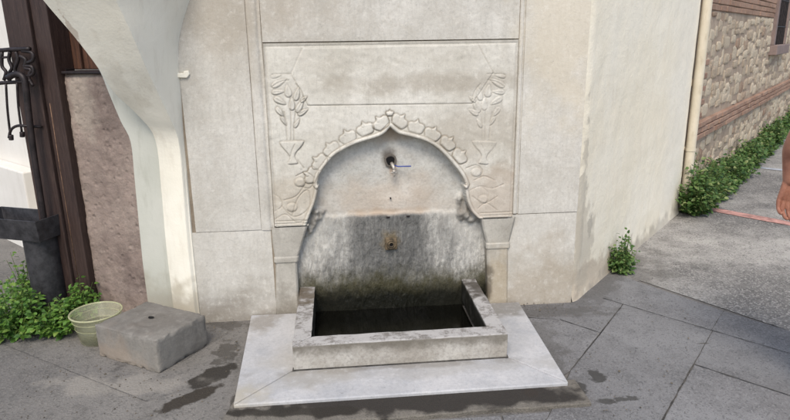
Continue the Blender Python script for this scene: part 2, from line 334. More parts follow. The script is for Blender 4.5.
M['skin']=skin();M['shirt']=plain('navy_cotton',(52,58,78),.9,0,.15,.002,60);M['shorts']=plain('khaki_cotton',(120,110,88),.9,0,.15,.002,60)
M['hair']=plain('dark_hair',(34,28,24),.6);M['shoe']=plain('black_shoe',(30,30,30),.5);M['eye']=plain('eye_white',(220,216,210),.3,0,.03)
M['roof']=plain('brown_tile',(140,92,70),.8)
# ------------------------------------------------------------------ the fountain
fo=empty('wall_fountain',M=FA.M);tag(fo,'carved pale stone wall fountain with pointed arch niche, basin and white marble step','fountain')
fx=lambda x,y,off=0.:FA.px(x,y,off)
TOPZ=3.0
def fpart(name,u0,u1,z0,z1,mat='stone',y0=0.,y1=.12,bev=.004,label=None):
    """a stone slab with a gently uneven front face"""
    nx=max(2,int((u1-u0)/.03));nz=max(2,int((z1-z0)/.03));v=[];f=[]
    sd=random.random()*50
    for j in range(nz+1):
        for i in range(nx+1):
            x=u0+(u1-u0)*i/nx;z=z0+(z1-z0)*j/nz
            e=min(x-u0,u1-x,z-z0,z1-z);d=.0018*mn.noise(Vector((x*5+sd,z*5,sd)))+.001*mn.noise(Vector((x*22,z*22,sd)))
            if e<1e-6:d+=.002
            v.append((x,y0+d,z))
    n=nx+1
    for j in range(nz):
        for i in range(nx):a=j*n+i;f.append((a,a+1,a+n+1,a+n))
    k=len(v);bd=[i for i in range(n)]+[j*n+nx for j in range(1,nz+1)]+[nz*n+i for i in range(nx-1,-1,-1)]+[j*n for j in range(nz-1,0,-1)]
    m=len(bd)
    for a in bd:v.append(v[a])
    for a in bd:v.append((v[a][0],y1,v[a][2]))
    for i in range(m):f.append((k+(i+1)%m,k+i,k+m+i,k+m+(i+1)%m))
    o=mesh(name,v,f,M[mat],fo,smooth=False)
    o.data.polygons.foreach_set('use_smooth',[i<nx*nz for i in range(len(o.data.polygons))])
    if label:o['label']=label
    return o
U0,U1,Z0,Z1=.4195,1.7225,.545,1.492
JL=fx(222,232)[1]
fpart('side_slab',.002,.3455,JL+.003,TOPZ,label='tall weathered slab left of the carved panel')
fpart('side_slab',-.03,.395,0,JL,y0=.003,label='low grey-stained block left of the niche')
fpart('top_slab',U0,U1,Z1+.006,TOPZ,y0=-.004)
fpart('side_slab',1.757,2.098,.556,TOPZ,y0=.001,label='tall pale slab right of the carved panel')
fpart('side_slab',1.70,2.098,0,.552,y0=.004,label='low brown-stained block right of the niche')
# moulded strips
def strip(u0,u1,z0,z1):
    m=MB();w=u1-u0
    prof=[(u0,.05),(u0,.004),(u0+w*.1,.001),(u0+w*.25,-.001),(u0+w*.55,-.002),(u0+w*.7,-.001),(u0+w*.76,.004),(u0+w*.86,.006),(u0+w*.93,.004),(u1,.002),(u1,.05)]
    nz=30
    for j in range(nz+1):
        z=z0+(z1-z0)*j/nz
        for x,y in prof:m.v.append((x+.002*mn.noise(Vector((x,z*6,3))),y+.003*mn.noise(Vector((x*8,z*9,7))),z))
    n=len(prof)
    for j in range(nz):
        for i in range(n-1):a=j*n+i;m.f.append((a,a+1,a+n+1,a+n))
    return m.build('moulding',M['stone'],fo,True)
strip(.347,.4165,JL,TOPZ);strip(1.727,1.755,.56,TOPZ)
core=MB();core.box(-.02,U0+.0,.0075,.3,.0,TOPZ);core.box(1.70,2.09,.0075,.3,0,TOPZ);core.box(U0,1.70,.1,.3,1.10,TOPZ);core.box(U0,1.7,.14,.3,0,1.10)
core.box(U0,1.70,.016,.1,1.2,TOPZ)
core.build('masonry_core',M['mortar'],fo)
# ---- carved panel height field
P2=lambda L:[fx(*p) for p in L]
left_in=smooth_poly(P2([(390,127),(384.4,133.2),(376.7,137.2),(364.3,141),(353.5,144.7),(342.6,150.2),(333.3,156.4),(325.6,165.7),(319.4,175),(317.2,184.3)]),5)
left_br=P2([(317.2,184.3),(318.6,185.5),(317.5,191),(316,198),(313.5,206),(309,217),(305.5,227.6),(303.5,234)])
right_in=smooth_poly(P2([(390,127),(394.5,131),(399,134),(408,136.2),(414.8,137.9),(427,141.9),(439.5,150.2),(452,163.3),(461,175),(465.2,184.3)]),5)
right_br=P2([(465.2,184.3),(463.8,185.6),(465.2,192),(466.8,201),(471,210.6),(476.7,217),(480,219)])
opening=left_in+smooth_poly(left_br,4)+[(left_br[-1][0],.40),(right_br[-1][0],.40)]+smooth_poly(right_br,4)[::-1]+right_in[::-1]
st=.003
gu=np.arange(U0,U1+1e-6,st);gz=np.arange(Z0,Z1+1e-6,st);UU,ZZ=np.meshgrid(gu,gz)
def dseg(poly,closed=False):
    D=np.full(UU.shape,9.);n=len(poly)
    for i in range(n if closed else n-1):
        a=poly[i];b=poly[(i+1)%n];dx,dz=b[0]-a[0],b[1]-a[1];l=dx*dx+dz*dz+1e-12
        t=np.clip(((UU-a[0])*dx+(ZZ-a[1])*dz)/l,0,1);D=np.minimum(D,np.hypot(UU-a[0]-t*dx,ZZ-a[1]-t*dz))
    return D
def inside(poly):
    I=np.zeros(UU.shape,bool);n=len(poly);j=n-1
    for i in range(n):
        xi,zi=poly[i];xj,zj=poly[j];c=((zi>ZZ)!=(zj>ZZ))&(UU<(xj-xi)*(ZZ-zi)/(zj-zi+1e-12)+xi);I^=c;j=i
    return I
Hh=np.zeros(UU.shape);Dt=np.zeros(UU.shape)
def groove(poly,w=.004,d=.005,dirt=.5,closed=False):
    w*=.85;d*=.75;dirt*=.8
    global Hh,Dt
    D=dseg(poly,closed);g=np.exp(-(D/w)**2);Hh=Hh-d*g;Dt=np.maximum(Dt,dirt*np.exp(-(D/(w*1.1))**2))
def raisep(poly,h=.006,soft=.006,outline=.4):
    global Hh,Dt
    D=dseg(poly,True);I=inside(poly);t=np.clip(D/soft,0,1);t=t*t*(3-2*t);Hh=np.where(I,Hh+h*t**.6,Hh-h*.35*np.exp(-(D/.004)**2))
    Dt=np.maximum(Dt,outline*np.exp(-(D/.0035)**2))
# cartouche
car=P2([(302,49),(291,74),(308,105.5),(472,103.5),(493,73),(478,45)])
for i in (0,1,2,3,4):groove([car[i],car[i+1]],.0035,.0045,.55 if i==2 else .3)
Ic=inside(car);Hh=np.where(Ic,Hh+.0015,Hh)
arch=left_in[::-1]+right_in[1:]
# petals along the arch
def petal(cx,cy,ang,s=1.):
    c=np.array(fx(cx,cy));sh=[(-.022,-.026),(-.034,-.008),(-.036,.006),(-.026,.016),(-.010,.018),(-.002,.030),(.002,.030),(.010,.018),(.026,.016),(.036,.006),(.034,-.008),(.022,-.026)]
    a=math.radians(ang);ca,sa=math.cos(a),math.sin(a)
    poly=[(c[0]+s*(x*ca-z*sa),c[1]+s*(x*sa+z*ca)) for x,z in smooth_poly(sh+[sh[0]],3)[:-1]]
    raisep(poly,.0065,.010,.75)
    groove([(c[0]+s*(x*ca-z*sa),c[1]+s*(x*sa+z*ca)) for x,z in [(-.004,.024),(-.012,.012),(-.006,.006)]],.003,.004,.3)
for x,y,a in [(380.5,122.6,38),(365,128.6,20),(347.5,136.6,26),(331,148.6,40),(319,161.5,52),(310.5,175,66)]:petal(x,y,a,1.32)
for x,y,a in [(400,120.6,-38),(416,126.6,-16),(432.5,133.4,-28),(448,142.6,-42),(460,155.5,-50)]:petal(x,y,a,1.32)
petal(389.7,113,0,.6)
# corner ornaments
for L in [[(273,212),(282,206),(280,198),(272,193)],[(282,206),(292,216),(302,214),(310,205),(308,190),(298,198),(292,216)],[(272,222),(285,214),(296,222),(306,220)],[(284,200),(296,196),(304,186)],
          [(296,176),(306,172),(314,178),(310,188),(300,186)],[(304,168),(298,160)],
          [(472,196),(484,203),(497,196)],[(478,208),(486,203),(497,210)],[(486,203),(488,193),(482,187)],[(470,190),(480,186),(492,188),(503,184)],[(474,180),(484,176),(494,180)],[(466,168),(476,165),(482,170),(480,178)]]:
    groove(smooth_poly(P2(L),5),.0035,.005,.4)
for q in [(292,207),(300,182),(483,199),(476,172)]:
    c=fx(*q);raisep([(c[0]+.03*math.cos(a),c[1]+.026*math.sin(a)) for a in np.arange(0,6.2,.5)],.006,.012,.25)
# vases of flowers
def vase(ox,s,dirt):
    q=lambda L:[fx(ox+x*s,y) for x,y in L]
    raisep(q(smooth_poly([(-11,141.5),(11,140.5),(12.5,143),(10,147),(5.5,152),(4,156.5),(6.5,161.5),(6,163.5),(-3,164),(-1,158),(-3.5,153),(-9,147),(-11,143.5),(-11,141.5)],3)[:-1]),.006,.006,dirt);groove(q([(4,144),(1,150),(-.5,156)]),.003,.004,dirt)
    for L in [[(-7,112),(-5,126),(-4,140)],[(-1,98),(0,120),(0,140)],[(5,110),(3,126),(3,140)],[(-19,87),(-12,82),(-2,80)],[(-19,75),(-10,74),(-2,74)],
              [(5,84),(11,92),(13,100)]]:
        groove(smooth_poly(q(L),5),.0035,.0045,dirt)
    def lf(cx,cy,L,w,ang,h=.005):
        a=math.radians(ang);P=[]
        for t in np.linspace(0,2*math.pi,15)[:-1]:
            x=L/2*math.cos(t);y=w/2*math.sin(t)*(1-.45*math.cos(t));P.append((cx+x*math.cos(a)-y*math.sin(a),cy-(x*math.sin(a)+y*math.cos(a))))
        raisep(q(P),h,.006,dirt*.9);groove(q([(cx-L*.4*math.cos(a),cy+L*.4*math.sin(a)),(cx+L*.4*math.cos(a),cy-L*.4*math.sin(a))]),.0025,.003,dirt*.6)
    for A_ in [(-12,83,17,6,28),(-13,92,13,5,5),(-11,101,14,6,-30),(-11,112,12,5,-52),(9,106,15,6,62),(12,112,12,5,30),(6,94,14,6,75),(-3,91,13,7,100),(1,104,13,6,90),(-7,121,11,4,-60),(6,123,11,4,60),(-15,76,11,4,10),(13,99,9,4,40)]:lf(*A_)
vase(291,1,.5)
vase(485,-1,.3)
cw=[[mn.noise(Vector((u*4,z*4,21)))+.6*mn.noise(Vector((u*11,z*11,22))) for u in np.linspace(U0,U1,53)] for z in np.linspace(Z0,Z1,39)]
cw=np.array(cw);iu=(UU-U0)/(U1-U0)*51.99;iz=(ZZ-Z0)/(Z1-Z0)*37.99;i0=iu.astype(int);j0=iz.astype(int);fu=iu-i0;fz_=iz-j0
wear=(cw[j0,i0]*(1-fu)+cw[j0,i0+1]*fu)*(1-fz_)+(cw[j0+1,i0]*(1-fu)+cw[j0+1,i0+1]*fu)*fz_
wear=np.clip(.85+.7*wear-.25*np.clip((UU-1.4)/.2,0,1),.25,1.1);Hh=Hh*wear;Dt=Dt*np.clip(wear*1.1,.3,1.2)
# arch molding: two rounded bands following the opening
arch=left_in[::-1]+right_in[1:]
cen=(1.05,.80)
D=dseg(arch);out=~inside(opening)
off=np.clip(D,0,.05)
band=np.where(out&(D<.021),.011*np.sqrt(np.clip(1-((off-.0105)/.0105)**2,0,1)),0)
Hh=np.where(out&(D<.021),band+.001,Hh);Dt=np.where(out,np.maximum(Dt,.6*np.exp(-((D-.0225)/.003)**2)),Dt)
brk=dseg(smooth_poly(left_br[1:],4));brk2=dseg(smooth_poly(right_br[1:],4))
for b_ in(brk,brk2):
    Hh=Hh+np.where(out&(b_<.018),.009*np.sqrt(np.clip(1-((b_-.009)/.009)**2,0,1)),0);Dt=np.where(out,np.maximum(Dt,.45*np.exp(-((b_-.020)/.003)**2)),Dt)
# border and weathering
groove([(U0+.012,Z0),(U0+.012,Z1-.015),(U1-.01,Z1-.015),(U1-.012,Z0)],.005,.004,.25)
Dt=np.maximum(Dt,.85*np.exp(-((UU-U0)/.008)**2)*np.clip(.4+.8*(ZZ-.9),.2,1));Dt=np.maximum(Dt,.6*np.exp(-((Z1-ZZ)/.006)**2));Dt=np.maximum(Dt,.5*np.exp(-((U1-UU)/.007)**2))
for z_,d_ in [(.572,.5),(.556,.3)]:
    groove([(U0,z_),(fx(312,226)[0],z_)],.003,.004,d_);groove([(fx(480,215)[0],z_),(U1,z_)],.003,.004,d_)
wz=np.zeros(UU.shape)
for s_,a_ in[(6,.0009),(19,.0005),(55,.00035)]:
    ph=rng.random((6,3))*6.28;
    for k_ in range(6):
        th=ph[k_,0];wz+=a_*.45*np.sin(s_*(UU*math.cos(th)+ZZ*math.sin(th))*(.7+.1*k_)*2+ph[k_,1]+1.7*np.sin(s_*.6*(UU*math.sin(th)-ZZ)+ph[k_,2]))
Hh=Hh+wz;Iop=inside(opening)
Dop=dseg(opening,True)
Y=-.006-Hh;Y=np.where(Iop,np.where(Dop<st*1.2,.02,.085),Y)
keep=~(Iop&(Dop>st*3))
idx=np.full(UU.shape,-1,int);idx[keep]=np.arange(keep.sum());nz_,nx_=UU.shape
vv=np.stack([UU[keep],Y[keep],ZZ[keep]],1).tolist()
a=idx[:-1,:-1];b=idx[:-1,1:];c=idx[1:,1:];d=idx[1:,:-1];ok=(a>=0)&(b>=0)&(c>=0)&(d>=0)
ff=np.stack([a[ok],b[ok],c[ok],d[ok]],1).tolist()
cp=mesh('carved_panel',vv,ff,M['carved'],fo,True,attrs={'dirt':Dt[keep]})
# sides of the slab
m=MB();m.box(U0,U0+.004,-.004,.1,Z0,Z1);m.box(U1-.004,U1,-.004,.1,Z0,Z1);m.box(U0+.004,U1-.004,-.004,.1,Z1-.004,Z1)
m.box(U0+.004,fx(309,232)[0],-.0035,.1,Z0-.004,Z0);m.box(fx(482,217)[0],U1-.004,-.0035,.1,Z0-.004,Z0);m.build('panel_edge',M['carved'],cp)
# ---- back of the niche
bu=np.arange(.44,1.66,.008);bz=np.arange(-.05,1.16,.008);BU,BZ=np.meshgrid(bu,bz)
lo=1/(1+np.exp((BZ-.572-.004*np.sin(BU*40))/.0035))
side=np.clip((np.abs(BU-1.06)-.17)/.24,0,1)
lo2=np.clip(lo*np.clip(1.0-side*np.clip((BZ-.25)/.3,0,1)*.7,0,1),0,1)
nz2=np.array([[mn.noise(Vector((u*38,z*17,2.2)))+.6*mn.noise(Vector((u*80,z*45,5))) for u in bu] for z in bz])
lump=np.array([[mn.noise(Vector((u*7,z*7,9))) for u in bu] for z in bz])
BY=.062+.006*lump-(lo*.009)+nz2*.0035*(.25+lo)
BY=BY-.02*np.clip((.2-BZ)/.2,0,1)*np.clip(.5+lump,0,1)
def pin(poly):
    I=np.zeros(BU.shape,bool);n=len(poly);j=n-1
    for i in range(n):
        xi,zi=poly[i];xj,zj=poly[j];I^=((zi>BZ)!=(zj>BZ))&(BU<(xj-xi)*(BZ-zi)/(zj-zi+1e-12)+xi);j=i
    return I
brk_=np.zeros(BU.shape)
for P_ in ([(466,188),(460,194),(456,200),(457,207),(456,215),(461,220),(470,222),(484,223),(484,190)],[(312,209),(320,208),(328,210),(322,216),(318,222),(312,232),(304,238),(300,230)]):
    brk_=np.maximum(brk_,pin([fx(*p,.05) for p in P_]).astype(float))
b4=brk_.copy();b4[1:-1,1:-1]=(brk_[1:-1,1:-1]*2+brk_[:-2,1:-1]+brk_[2:,1:-1]+brk_[1:-1,:-2]+brk_[1:-1,2:])/6
BY=BY-b4*(.020+.03*nz2)
# broken, flaking patches beside the right bracket and left edge
nrm=BU.size;ids=np.arange(nrm).reshape(BU.shape)
mesh('niche_back',np.stack([BU.ravel(),BY.ravel(),BZ.ravel()],1).tolist(),np.stack([ids[:-1,:-1].ravel(),ids[:-1,1:].ravel(),ids[1:,1:].ravel(),ids[1:,:-1].ravel()],1).tolist(),M['back'],fo,True,attrs={'lower':lo2.ravel(),'broken':b4.ravel(),'pz':BZ.ravel()})
def rough_lump(name,poly,y0,y1,mat,parent,label=None,seed=0):
    m=MB();m.prism(poly,y0,y1);o=m.build(name,mat,parent)
    if label:o['label']=label
    bevel(o,.008,2);return o
M['flake']=stone('broken_grey_stone',(112,106,98),(140,134,124),(78,72,66),bump=.01,fs=50,pit=.006)
# ---- pilasters
def pilaster(prof,xs):
    m=MB();rows=[]
    for z,x0,x1,y in prof:
        k=len(m.v);c=.010
        m.v+= [(x0,.1,z),(x0,y+c,z),(x0+c,y,z),(x1-c,y,z),(x1,y+c,z),(x1,.1,z)];rows.append(k)
    for i in range(len(rows)-1):
        for j in range(5):m.f.append((rows[i]+j,rows[i]+j+1,rows[i+1]+j+1,rows[i+1]+j))
    return m
pls=[]
def px_row(y_,xl,xr,dy):
    a=fx(xl,y_);b=fx(xr,y_);return (max(a[1],0.),a[0],b[0],dy)
pL=[(0.,fx(276,322)[0],fx(300,322)[0],-.004),px_row(263,275.5,297,-.004),px_row(262.5,274,298.5,-.010),px_row(258,274,299,-.010),px_row(257,274.5,299,-.006),px_row(243,272.5,303,-.012),(.540,fx(271.5,229)[0],fx(308,229)[0],-.018)]
pR=[(0.,fx(488,303)[0],fx(508,303)[0],-.004),px_row(249,487,508.5,-.004),px_row(248.5,486,510,-.010),px_row(244,486,510,-.010),px_row(243,486.5,509.5,-.006),px_row(230,483,512.5,-.012),(.540,fx(481,217)[0],fx(515,217)[0],-.018)]
for i,p in enumerate((pL,pR)):
    o=pilaster(p,0).build('pilaster',M['pilaster'],fo);bevel(o,.003,2)
    o['label']='short tapering pilaster on the %s of the niche'%('left' if i==0 else 'right')
# ---- basin and step
def grid_box(name,quads,mat,parent,pzt=True,inner_test=None,h=.02):
    """quads: list of (corner list of 4 Vectors); subdivided so stains and wear have vertices"""
    v=[];f=[]
    for q in quads:
        q=[Vector(a) for a in q];nu=max(1,int((q[1]-q[0]).length/h));nv=max(1,int((q[3]-q[0]).length/h));k=len(v)
        for j in range(nv+1):
            for i in range(nu+1):
                s_,t_=i/nu,j/nv;p=q[0]*(1-s_)*(1-t_)+q[1]*s_*(1-t_)+q[2]*s_*t_+q[3]*(1-s_)*t_;v.append(p)
        for j in range(nv):
            for i in range(nu):a_=k+j*(nu+1)+i;f.append((a_,a_+1,a_+nu+2,a_+nu+1))
    at={'pz':[p.z for p in v]}
    if inner_test:at['inner']=[inner_test(p) for p in v]
    o=mesh(name,v,f,mat,parent,attrs=at);return o
ba=empty('basin');ba.parent=fo
zt=.163;xo0,xo1,xi0,xi1=.527,1.536,.615,1.452;yf,yi,yb=-.645,-.562,.06
def rim_part(name,top,bot,label):
    # top polygon (4 pts ccw), prism down to bot
    q=[(x,y,zt) for x,y in top];quads=[q]
    for i in range(4):
        a_,b_=top[i],top[(i+1)%4];quads.append([(a_[0],a_[1],bot),(b_[0],b_[1],bot),(b_[0],b_[1],zt),(a_[0],a_[1],zt)])
    o=grid_box(name,quads,M['basin'],ba,inner_test=lambda p:1. if (xi0-.003<p.x<xi1+.003 and p.y>yi-.003 and p.z<zt-.02) else 0.)
    for v_ in o.data.vertices:
        n=mn.noise(Vector(v_.co)*18)*.0025;v_.co.x+=n;v_.co.z+=mn.noise(Vector(v_.co)*14+Vector((9,0,0)))*.002
    mo=o.modifiers.new('w','WELD');mo.merge_threshold=.0015;bevel(o,.005,2);o['label']=label
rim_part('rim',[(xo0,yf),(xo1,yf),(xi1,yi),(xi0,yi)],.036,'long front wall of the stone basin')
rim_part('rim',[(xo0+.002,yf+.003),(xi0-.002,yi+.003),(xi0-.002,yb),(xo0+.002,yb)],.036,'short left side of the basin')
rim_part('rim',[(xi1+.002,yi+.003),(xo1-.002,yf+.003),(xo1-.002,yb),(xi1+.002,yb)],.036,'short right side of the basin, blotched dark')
m=MB();m.box(xi0-.03,xi1+.03,yi-.02,.05,-.06,-.01);o=m.build('basin_floor',plain('black_slime',(20,19,14),.4),ba)
m=MB();nn=40
for j in range(nn+1):
    for i in range(nn+1):
        m.v.append((xi0-.003+(xi1-xi0+.006)*i/nn,yi-.003+(.06-yi)*j/nn,.012+.0006*mn.noise(Vector((i*.4,j*.4,0)))))
for j in range(nn):
    for i in range(nn):a_=j*(nn+1)+i;m.f.append((a_,a_+1,a_+nn+2,a_+nn+1))
w=m.build('water',M['water'],None,True,M=FA.M);tag(w,'dark still water in the fountain basin','water',kind='structure')
m=MB();m.box(xo0-.003,xo1+.003,yf-.003,yf+.02,.0355,.0425);m.build('basin_shadow_line',M['joint'],ba)  # thin dark strip painting in the shadow line under the basin's front wall
# marble step: three mitred slabs with a raised inner border
sx0,sx1,sxb0,sxb1,syf,syb=.294,1.741,.256,1.775,-.893,-.02
def step_piece(poly,label):
    m=MB();m.slab(poly,-.01,.036);o=m.build('marble_step',M['marble'],fo,bev=.005);o['label']=label
g_=.0015
step_piece([(sx0,syf),(sx1,syf),(xo1+.01,yf-.004-.0),(xo1-.2,yf+.03),(xo0+.2,yf+.03),(xo0-.01,yf-.004)],'front slab of the white marble step')
step_piece([(sx0-g_,syf+.004),(xo0-.012,yf-.001),(xo0-.012+.05,yf+.05),(xo0+.04,-.012),(sxb0,-.006)],'left slab of the white marble step')
step_piece([(sx1+g_,syf+.004),(xo1+.012,yf-.001),(xo1-.05,yf+.05),(xo1-.04,-.012),(sxb1,-.022)],'right slab of the white marble step')
m=MB()
for p0,p1,q0,q1 in [((sx0+.055,syf+.05),(sx1-.055,syf+.05),(sx0+.075,syf+.068),(sx1-.075,syf+.068))]:
    pass
pts=[]
rs=random.Random(4)
top=[(sx0-.01+ (sx1-sx0+.06)*i/24,syf+.05) for i in range(25)];bt=[(sx1+.05-(sx1-sx0+.10)*i/24,-1.035+.012*rs.random()-.015*(i/24)) for i in range(25)]
m=MB();m.slab(top+bt,-.02,.021);o=m.build('cement_bedding',M['bed'],None,M=FA.M,bev=.004)
# material stains are in world coordinates for this one: move mesh data to world
o.data.transform(FA.M);o.matrix_world=Matrix.Identity(4);o.parent=None
o.parent=fo;o.matrix_parent_inverse=FA.M.inverted()
# spouts
c=fx(390.5,160.5,.06);sp=empty('upper_spout');sp.parent=fo
m=MB();n=18;ring=[];
for r,y in [(.034,.0535),(.027,.049),(.020,.052),(.015,.062)]:
    for j in range(n):
        a_=2*math.pi*j/n;rr=r*(1+.15*mn.noise(Vector((math.cos(a_)*2,math.sin(a_)*2,r*50))));m.v.append((c[0]+rr*math.cos(a_),y,c[1]+rr*1.15*math.sin(a_)))
for i in range(3):
    for j in range(n):m.f.append((i*n+j,i*n+(j+1)%n,(i+1)*n+(j+1)%n,(i+1)*n+j))
m.build('socket',M['flake'],sp,True)
m=MB();m.v=[(c[0]-.002+(.022+.004*math.sin(3*a_))*math.cos(a_),.0485,c[1]+(.027+.004*math.cos(2*a_))*math.sin(a_)) for a_ in np.arange(0,6.28,.4)];m.f=[tuple(range(len(m.v)))];m.build('hole',M['hole'],sp)
m=MB();m.tube([(c[0]+.004,.06,c[1]-.012),(c[0]+.008,.035,c[1]-.020),(c[0]+.013,.020,c[1]-.032),(c[0]+.014,.016,c[1]-.050)],[.010,.009,.0085,.007],12)
m.tube([(c[0]+.014,.016,c[1]-.046),(c[0]+.014,.016,c[1]-.054),(c[0]+.014,.016,c[1]-.056),(c[0]+.014,.016,c[1]-.070),(c[0]+.014,.016,c[1]-.080)],[.011,.011,.006,.007,.003],12)
m.tube([(c[0]-.003,.014,c[1]-.058),(c[0]+.031,.014,c[1]-.058)],[.0045,.0045],8)
m.build('nozzle',M['steel'],sp,True)
m=MB();b0=fx(398,166.5,.03);b1=fx(411,166.2,.0);m.tube([(b0[0]-.02,.045,b0[1]+.004),(b0[0],.03,b0[1]),(b1[0],.0,b1[1])],.0032,8);o=m.build('plastic_straw',M['blue'],None,True,M=FA.M);tag(o,'thin blue plastic straw poking out beside the upper spout','straw')
c=fx(391,243.5,.05);lp_=empty('lower_spout');lp_.parent=fo
m=MB();s_=.035;m.prism([(c[0]-s_,c[1]-s_),(c[0]+s_,c[1]-s_*.95),(c[0]+s_*.95,c[1]+s_),(c[0]-s_*.9,c[1]+s_*1.05)],.036,.06);m.build('plate',M['brass'],lp_,bev=.006)
k0=len(m.v);m=MB()
m.v=[];prof=[(.027,.036),(.027,.029),(.023,.027),(.020,.031),(.017,.031),(.016,.025),(.011,.024),(.009,.038)]
for r,y in prof:
    for j in range(20):a_=2*math.pi*j/20;m.v.append((c[0]+r*math.cos(a_),y,c[1]+r*math.sin(a_)))
for i in range(7):
    for j in range(20):m.f.append((i*20+j,i*20+(j+1)%20,(i+1)*20+(j+1)%20,(i+1)*20+j))
m.build('ring',M['brass'],lp_,True)
m=MB();m.v=[(c[0]+.0105*math.cos(a_),.030,c[1]+.0105*math.sin(a_)) for a_ in np.arange(0,6.28,.5)];m.f=[tuple(range(len(m.v)))];m.build('hole',M['hole'],lp_)
for q,s_ in[((390.5,198),.004),((408,216),.0035),((388,217),.004)]:
    m=MB();p=fx(*q,.055);k_=2.5 if q[1]>210 else 1;m.box(p[0]-s_*k_,p[0]+s_*k_,.046,.056,p[1]-s_,p[1]+s_);m.build('metal_stub',M['iron'],fo)
m=MB();p=fx(183,75);m.prism([(p[0]-.03,p[1]-.012),(p[0]+.02,p[1]-.014),(p[0]+.035,p[1]+.004),(p[0]+.03,p[1]+.02),(p[0]+.008,p[1]+.02),(p[0]+.005,p[1]+.008),(p[0]-.03,p[1]+.01)],-.012,.004);m.build('plaster_dab',M['cream'],fo,bev=.003)
# ------------------------------------------------------------------ left corner: painted pilaster flaring into a haunch, green reveal, stone, door frame
lw=empty('painted_corner_pier',M=FL.M);tag(lw,'cream painted corner pier flaring out to the upper left of the fountain','wall')
lx=lambda x,y,off=0.:FL.px(x,y,off)
rows=[((8,-45),(96,-45),(207,-45)),((42,0),(117,0),(189.5,0)),((72,35),(133,35),(179.5,35)),((96,66),(146,66),(177.8,60)),((113,92),(159,94),(180,90)),((138,116),(171,120),(181.5,120)),((155,140),(179,142),(183,142)),((161,190),(183.5,190),(187.5,190)),((166,247),(188,247),(192.5,247))]
offM=[.52,.42,.35,.27,.18,.10,.04,.03,.03];offL=[.44,.35,.29,.235,.16,.09,.035,.02,.02]
R3=[]
for i,(l,mm,s_) in enumerate(rows):
    a_=lx(*l,-offL[i]);b_=lx(*mm,-offM[i])
    sw=fx(*s_);sl=FL.M.inverted()@FA.w(sw[0],-.002,sw[1])
    R3.append([(a_[0],-offL[i],a_[1]),(b_[0],-offM[i],b_[1]),tuple(sl)])
last=R3[-1];R3.append([(p[0],p[1],-.02) for p in last])
def colm(k_):return smooth_poly([r[k_] for r in R3],5)
cl,cm,cs=colm(0),colm(1),colm(2);m=MB();nseg=8;rws=[]
for a_,b_,c_ in zip(cl,cm,cs):
    k=len(m.v);A_,B_,C3=Vector(a_),Vector(b_),Vector(c_)
    m.v.append(tuple(A_+Vector((-.004,.16,0))));m.v.append(tuple(A_+Vector((-.001,.012,0))))
    for i in range(nseg+1):
        t=i/nseg;p=A_.lerp(B_,t*.97+.015);p.y-=.006*math.sin(t*math.pi);m.v.append(tuple(p))
    dd=(B_-C3).length
    for i in range(1,nseg+1):
        t=i/nseg;p=B_.lerp(C3,t);
        p.y+=min(dd*.22,.05)*math.sin(t*math.pi)*.8;m.v.append(tuple(p))
    m.v.append(tuple(C3+Vector((0,.1,0))));rws.append((k,len(m.v)-k))
for i in range(len(rws)-1):
    for j in range(rws[i][1]-1):m.f.append((rws[i][0]+j,rws[i+1][0]+j,rws[i+1][0]+j+1,rws[i][0]+j+1))
o=m.build('flared_pier',M['cream'],lw,True)
b=o.modifiers.new('n','EDGE_SPLIT') ;b.split_angle=math.radians(24)
G=[(99,69),(103,77),(108,90),(121,121),(131,142),(135,180),(139,221),(143,262)]
Rr=[(175,262),(172,221),(166,160),(160,135),(150,118),(128,98),(110,80),(103,69)]
pg=[lx(*p) for p in G];pg=[(x,z) for x,z in smooth_poly(pg,4)];pr=[lx(*p) for p in Rr]
m=MB();m.prism(pg+[(pg[-1][0],-.02),(pr[0][0],-.02)]+pr,-.006,.05);m.build('green_reveal',M['green'],lw,bev=.006)
# rough pink stone
xs0=lx(60,76)[0];xs1=lx(150,200)[0];zs1=lx(80,74.5)[1]
m=MB();nx,nz=46,92
for j in range(nz+1):
    for i in range(nx+1):
        x=xs0+(xs1-xs0)*i/nx;z=-.02+(zs1+.02)*j/nz;p=Vector((x*9,z*9,3))
        y=.012+.008*mn.noise(p*.6)+.005*mn.noise(p*2.7)+.003*mn.noise(p*6)
        e=min(i,nx-i,nz-j)/1.5
        if e<1:y+=.016*(1-e)
        m.v.append((x+(.006*mn.noise(p*2) if i==0 else 0),y,z))
for j in range(nz):
    for i in range(nx):a_=j*(nx+1)+i;m.f.append((a_,a_+1,a_+nx+2,a_+nx+1))
sb=m.build('rough_stone_panel',M['pinkstone'],None,True,M=FL.M);tag(sb,'rough pinkish stone slab between the dark timber post and the painted corner','stone panel')
m=MB();m.box(xs0+.01,xs1,.035,.14,0,zs1-.002);m.build('slab_body',M['pinkstone'],sb)
# dark timber door frame
tf=empty('timber_door_frame',M=FL.M);tag(tf,'dark brown painted timber door frame at the left edge, planks behind','door frame')
xa,xb,xc=lx(8,0)[0],lx(33,0)[0],lx(50,0)[0]
xd=lx(60,76)[0]
m=MB();m.box(xa,xb-.002,-.045,.10,0,TOPZ);m.build('post',M['timber'],tf,bev=.006)
m=MB();m.box(xb+.002,xc-.004,-.028,.10,0,TOPZ);m.build('casing',M['timber'],tf,bev=.006)
m=MB();m.box(xc-.002,xd-.002,.035,.10,0,zs1+.03);m.build('black_strip',M['iron'],tf,bev=.004)
m=MB();m.box(xc+.0,xs1-.05,-.002,.14,zs1+.003,zs1+.016);m.build('black_strip',M['iron'],tf,bev=.003)
x=xc-.05
for i in range(8):
    m=MB();m.box(x,x+.095,.10+.012*(i%2),.15,zs1+.02,TOPZ);m.build('plank',M['planks'],tf,bev=.006);x+=.1
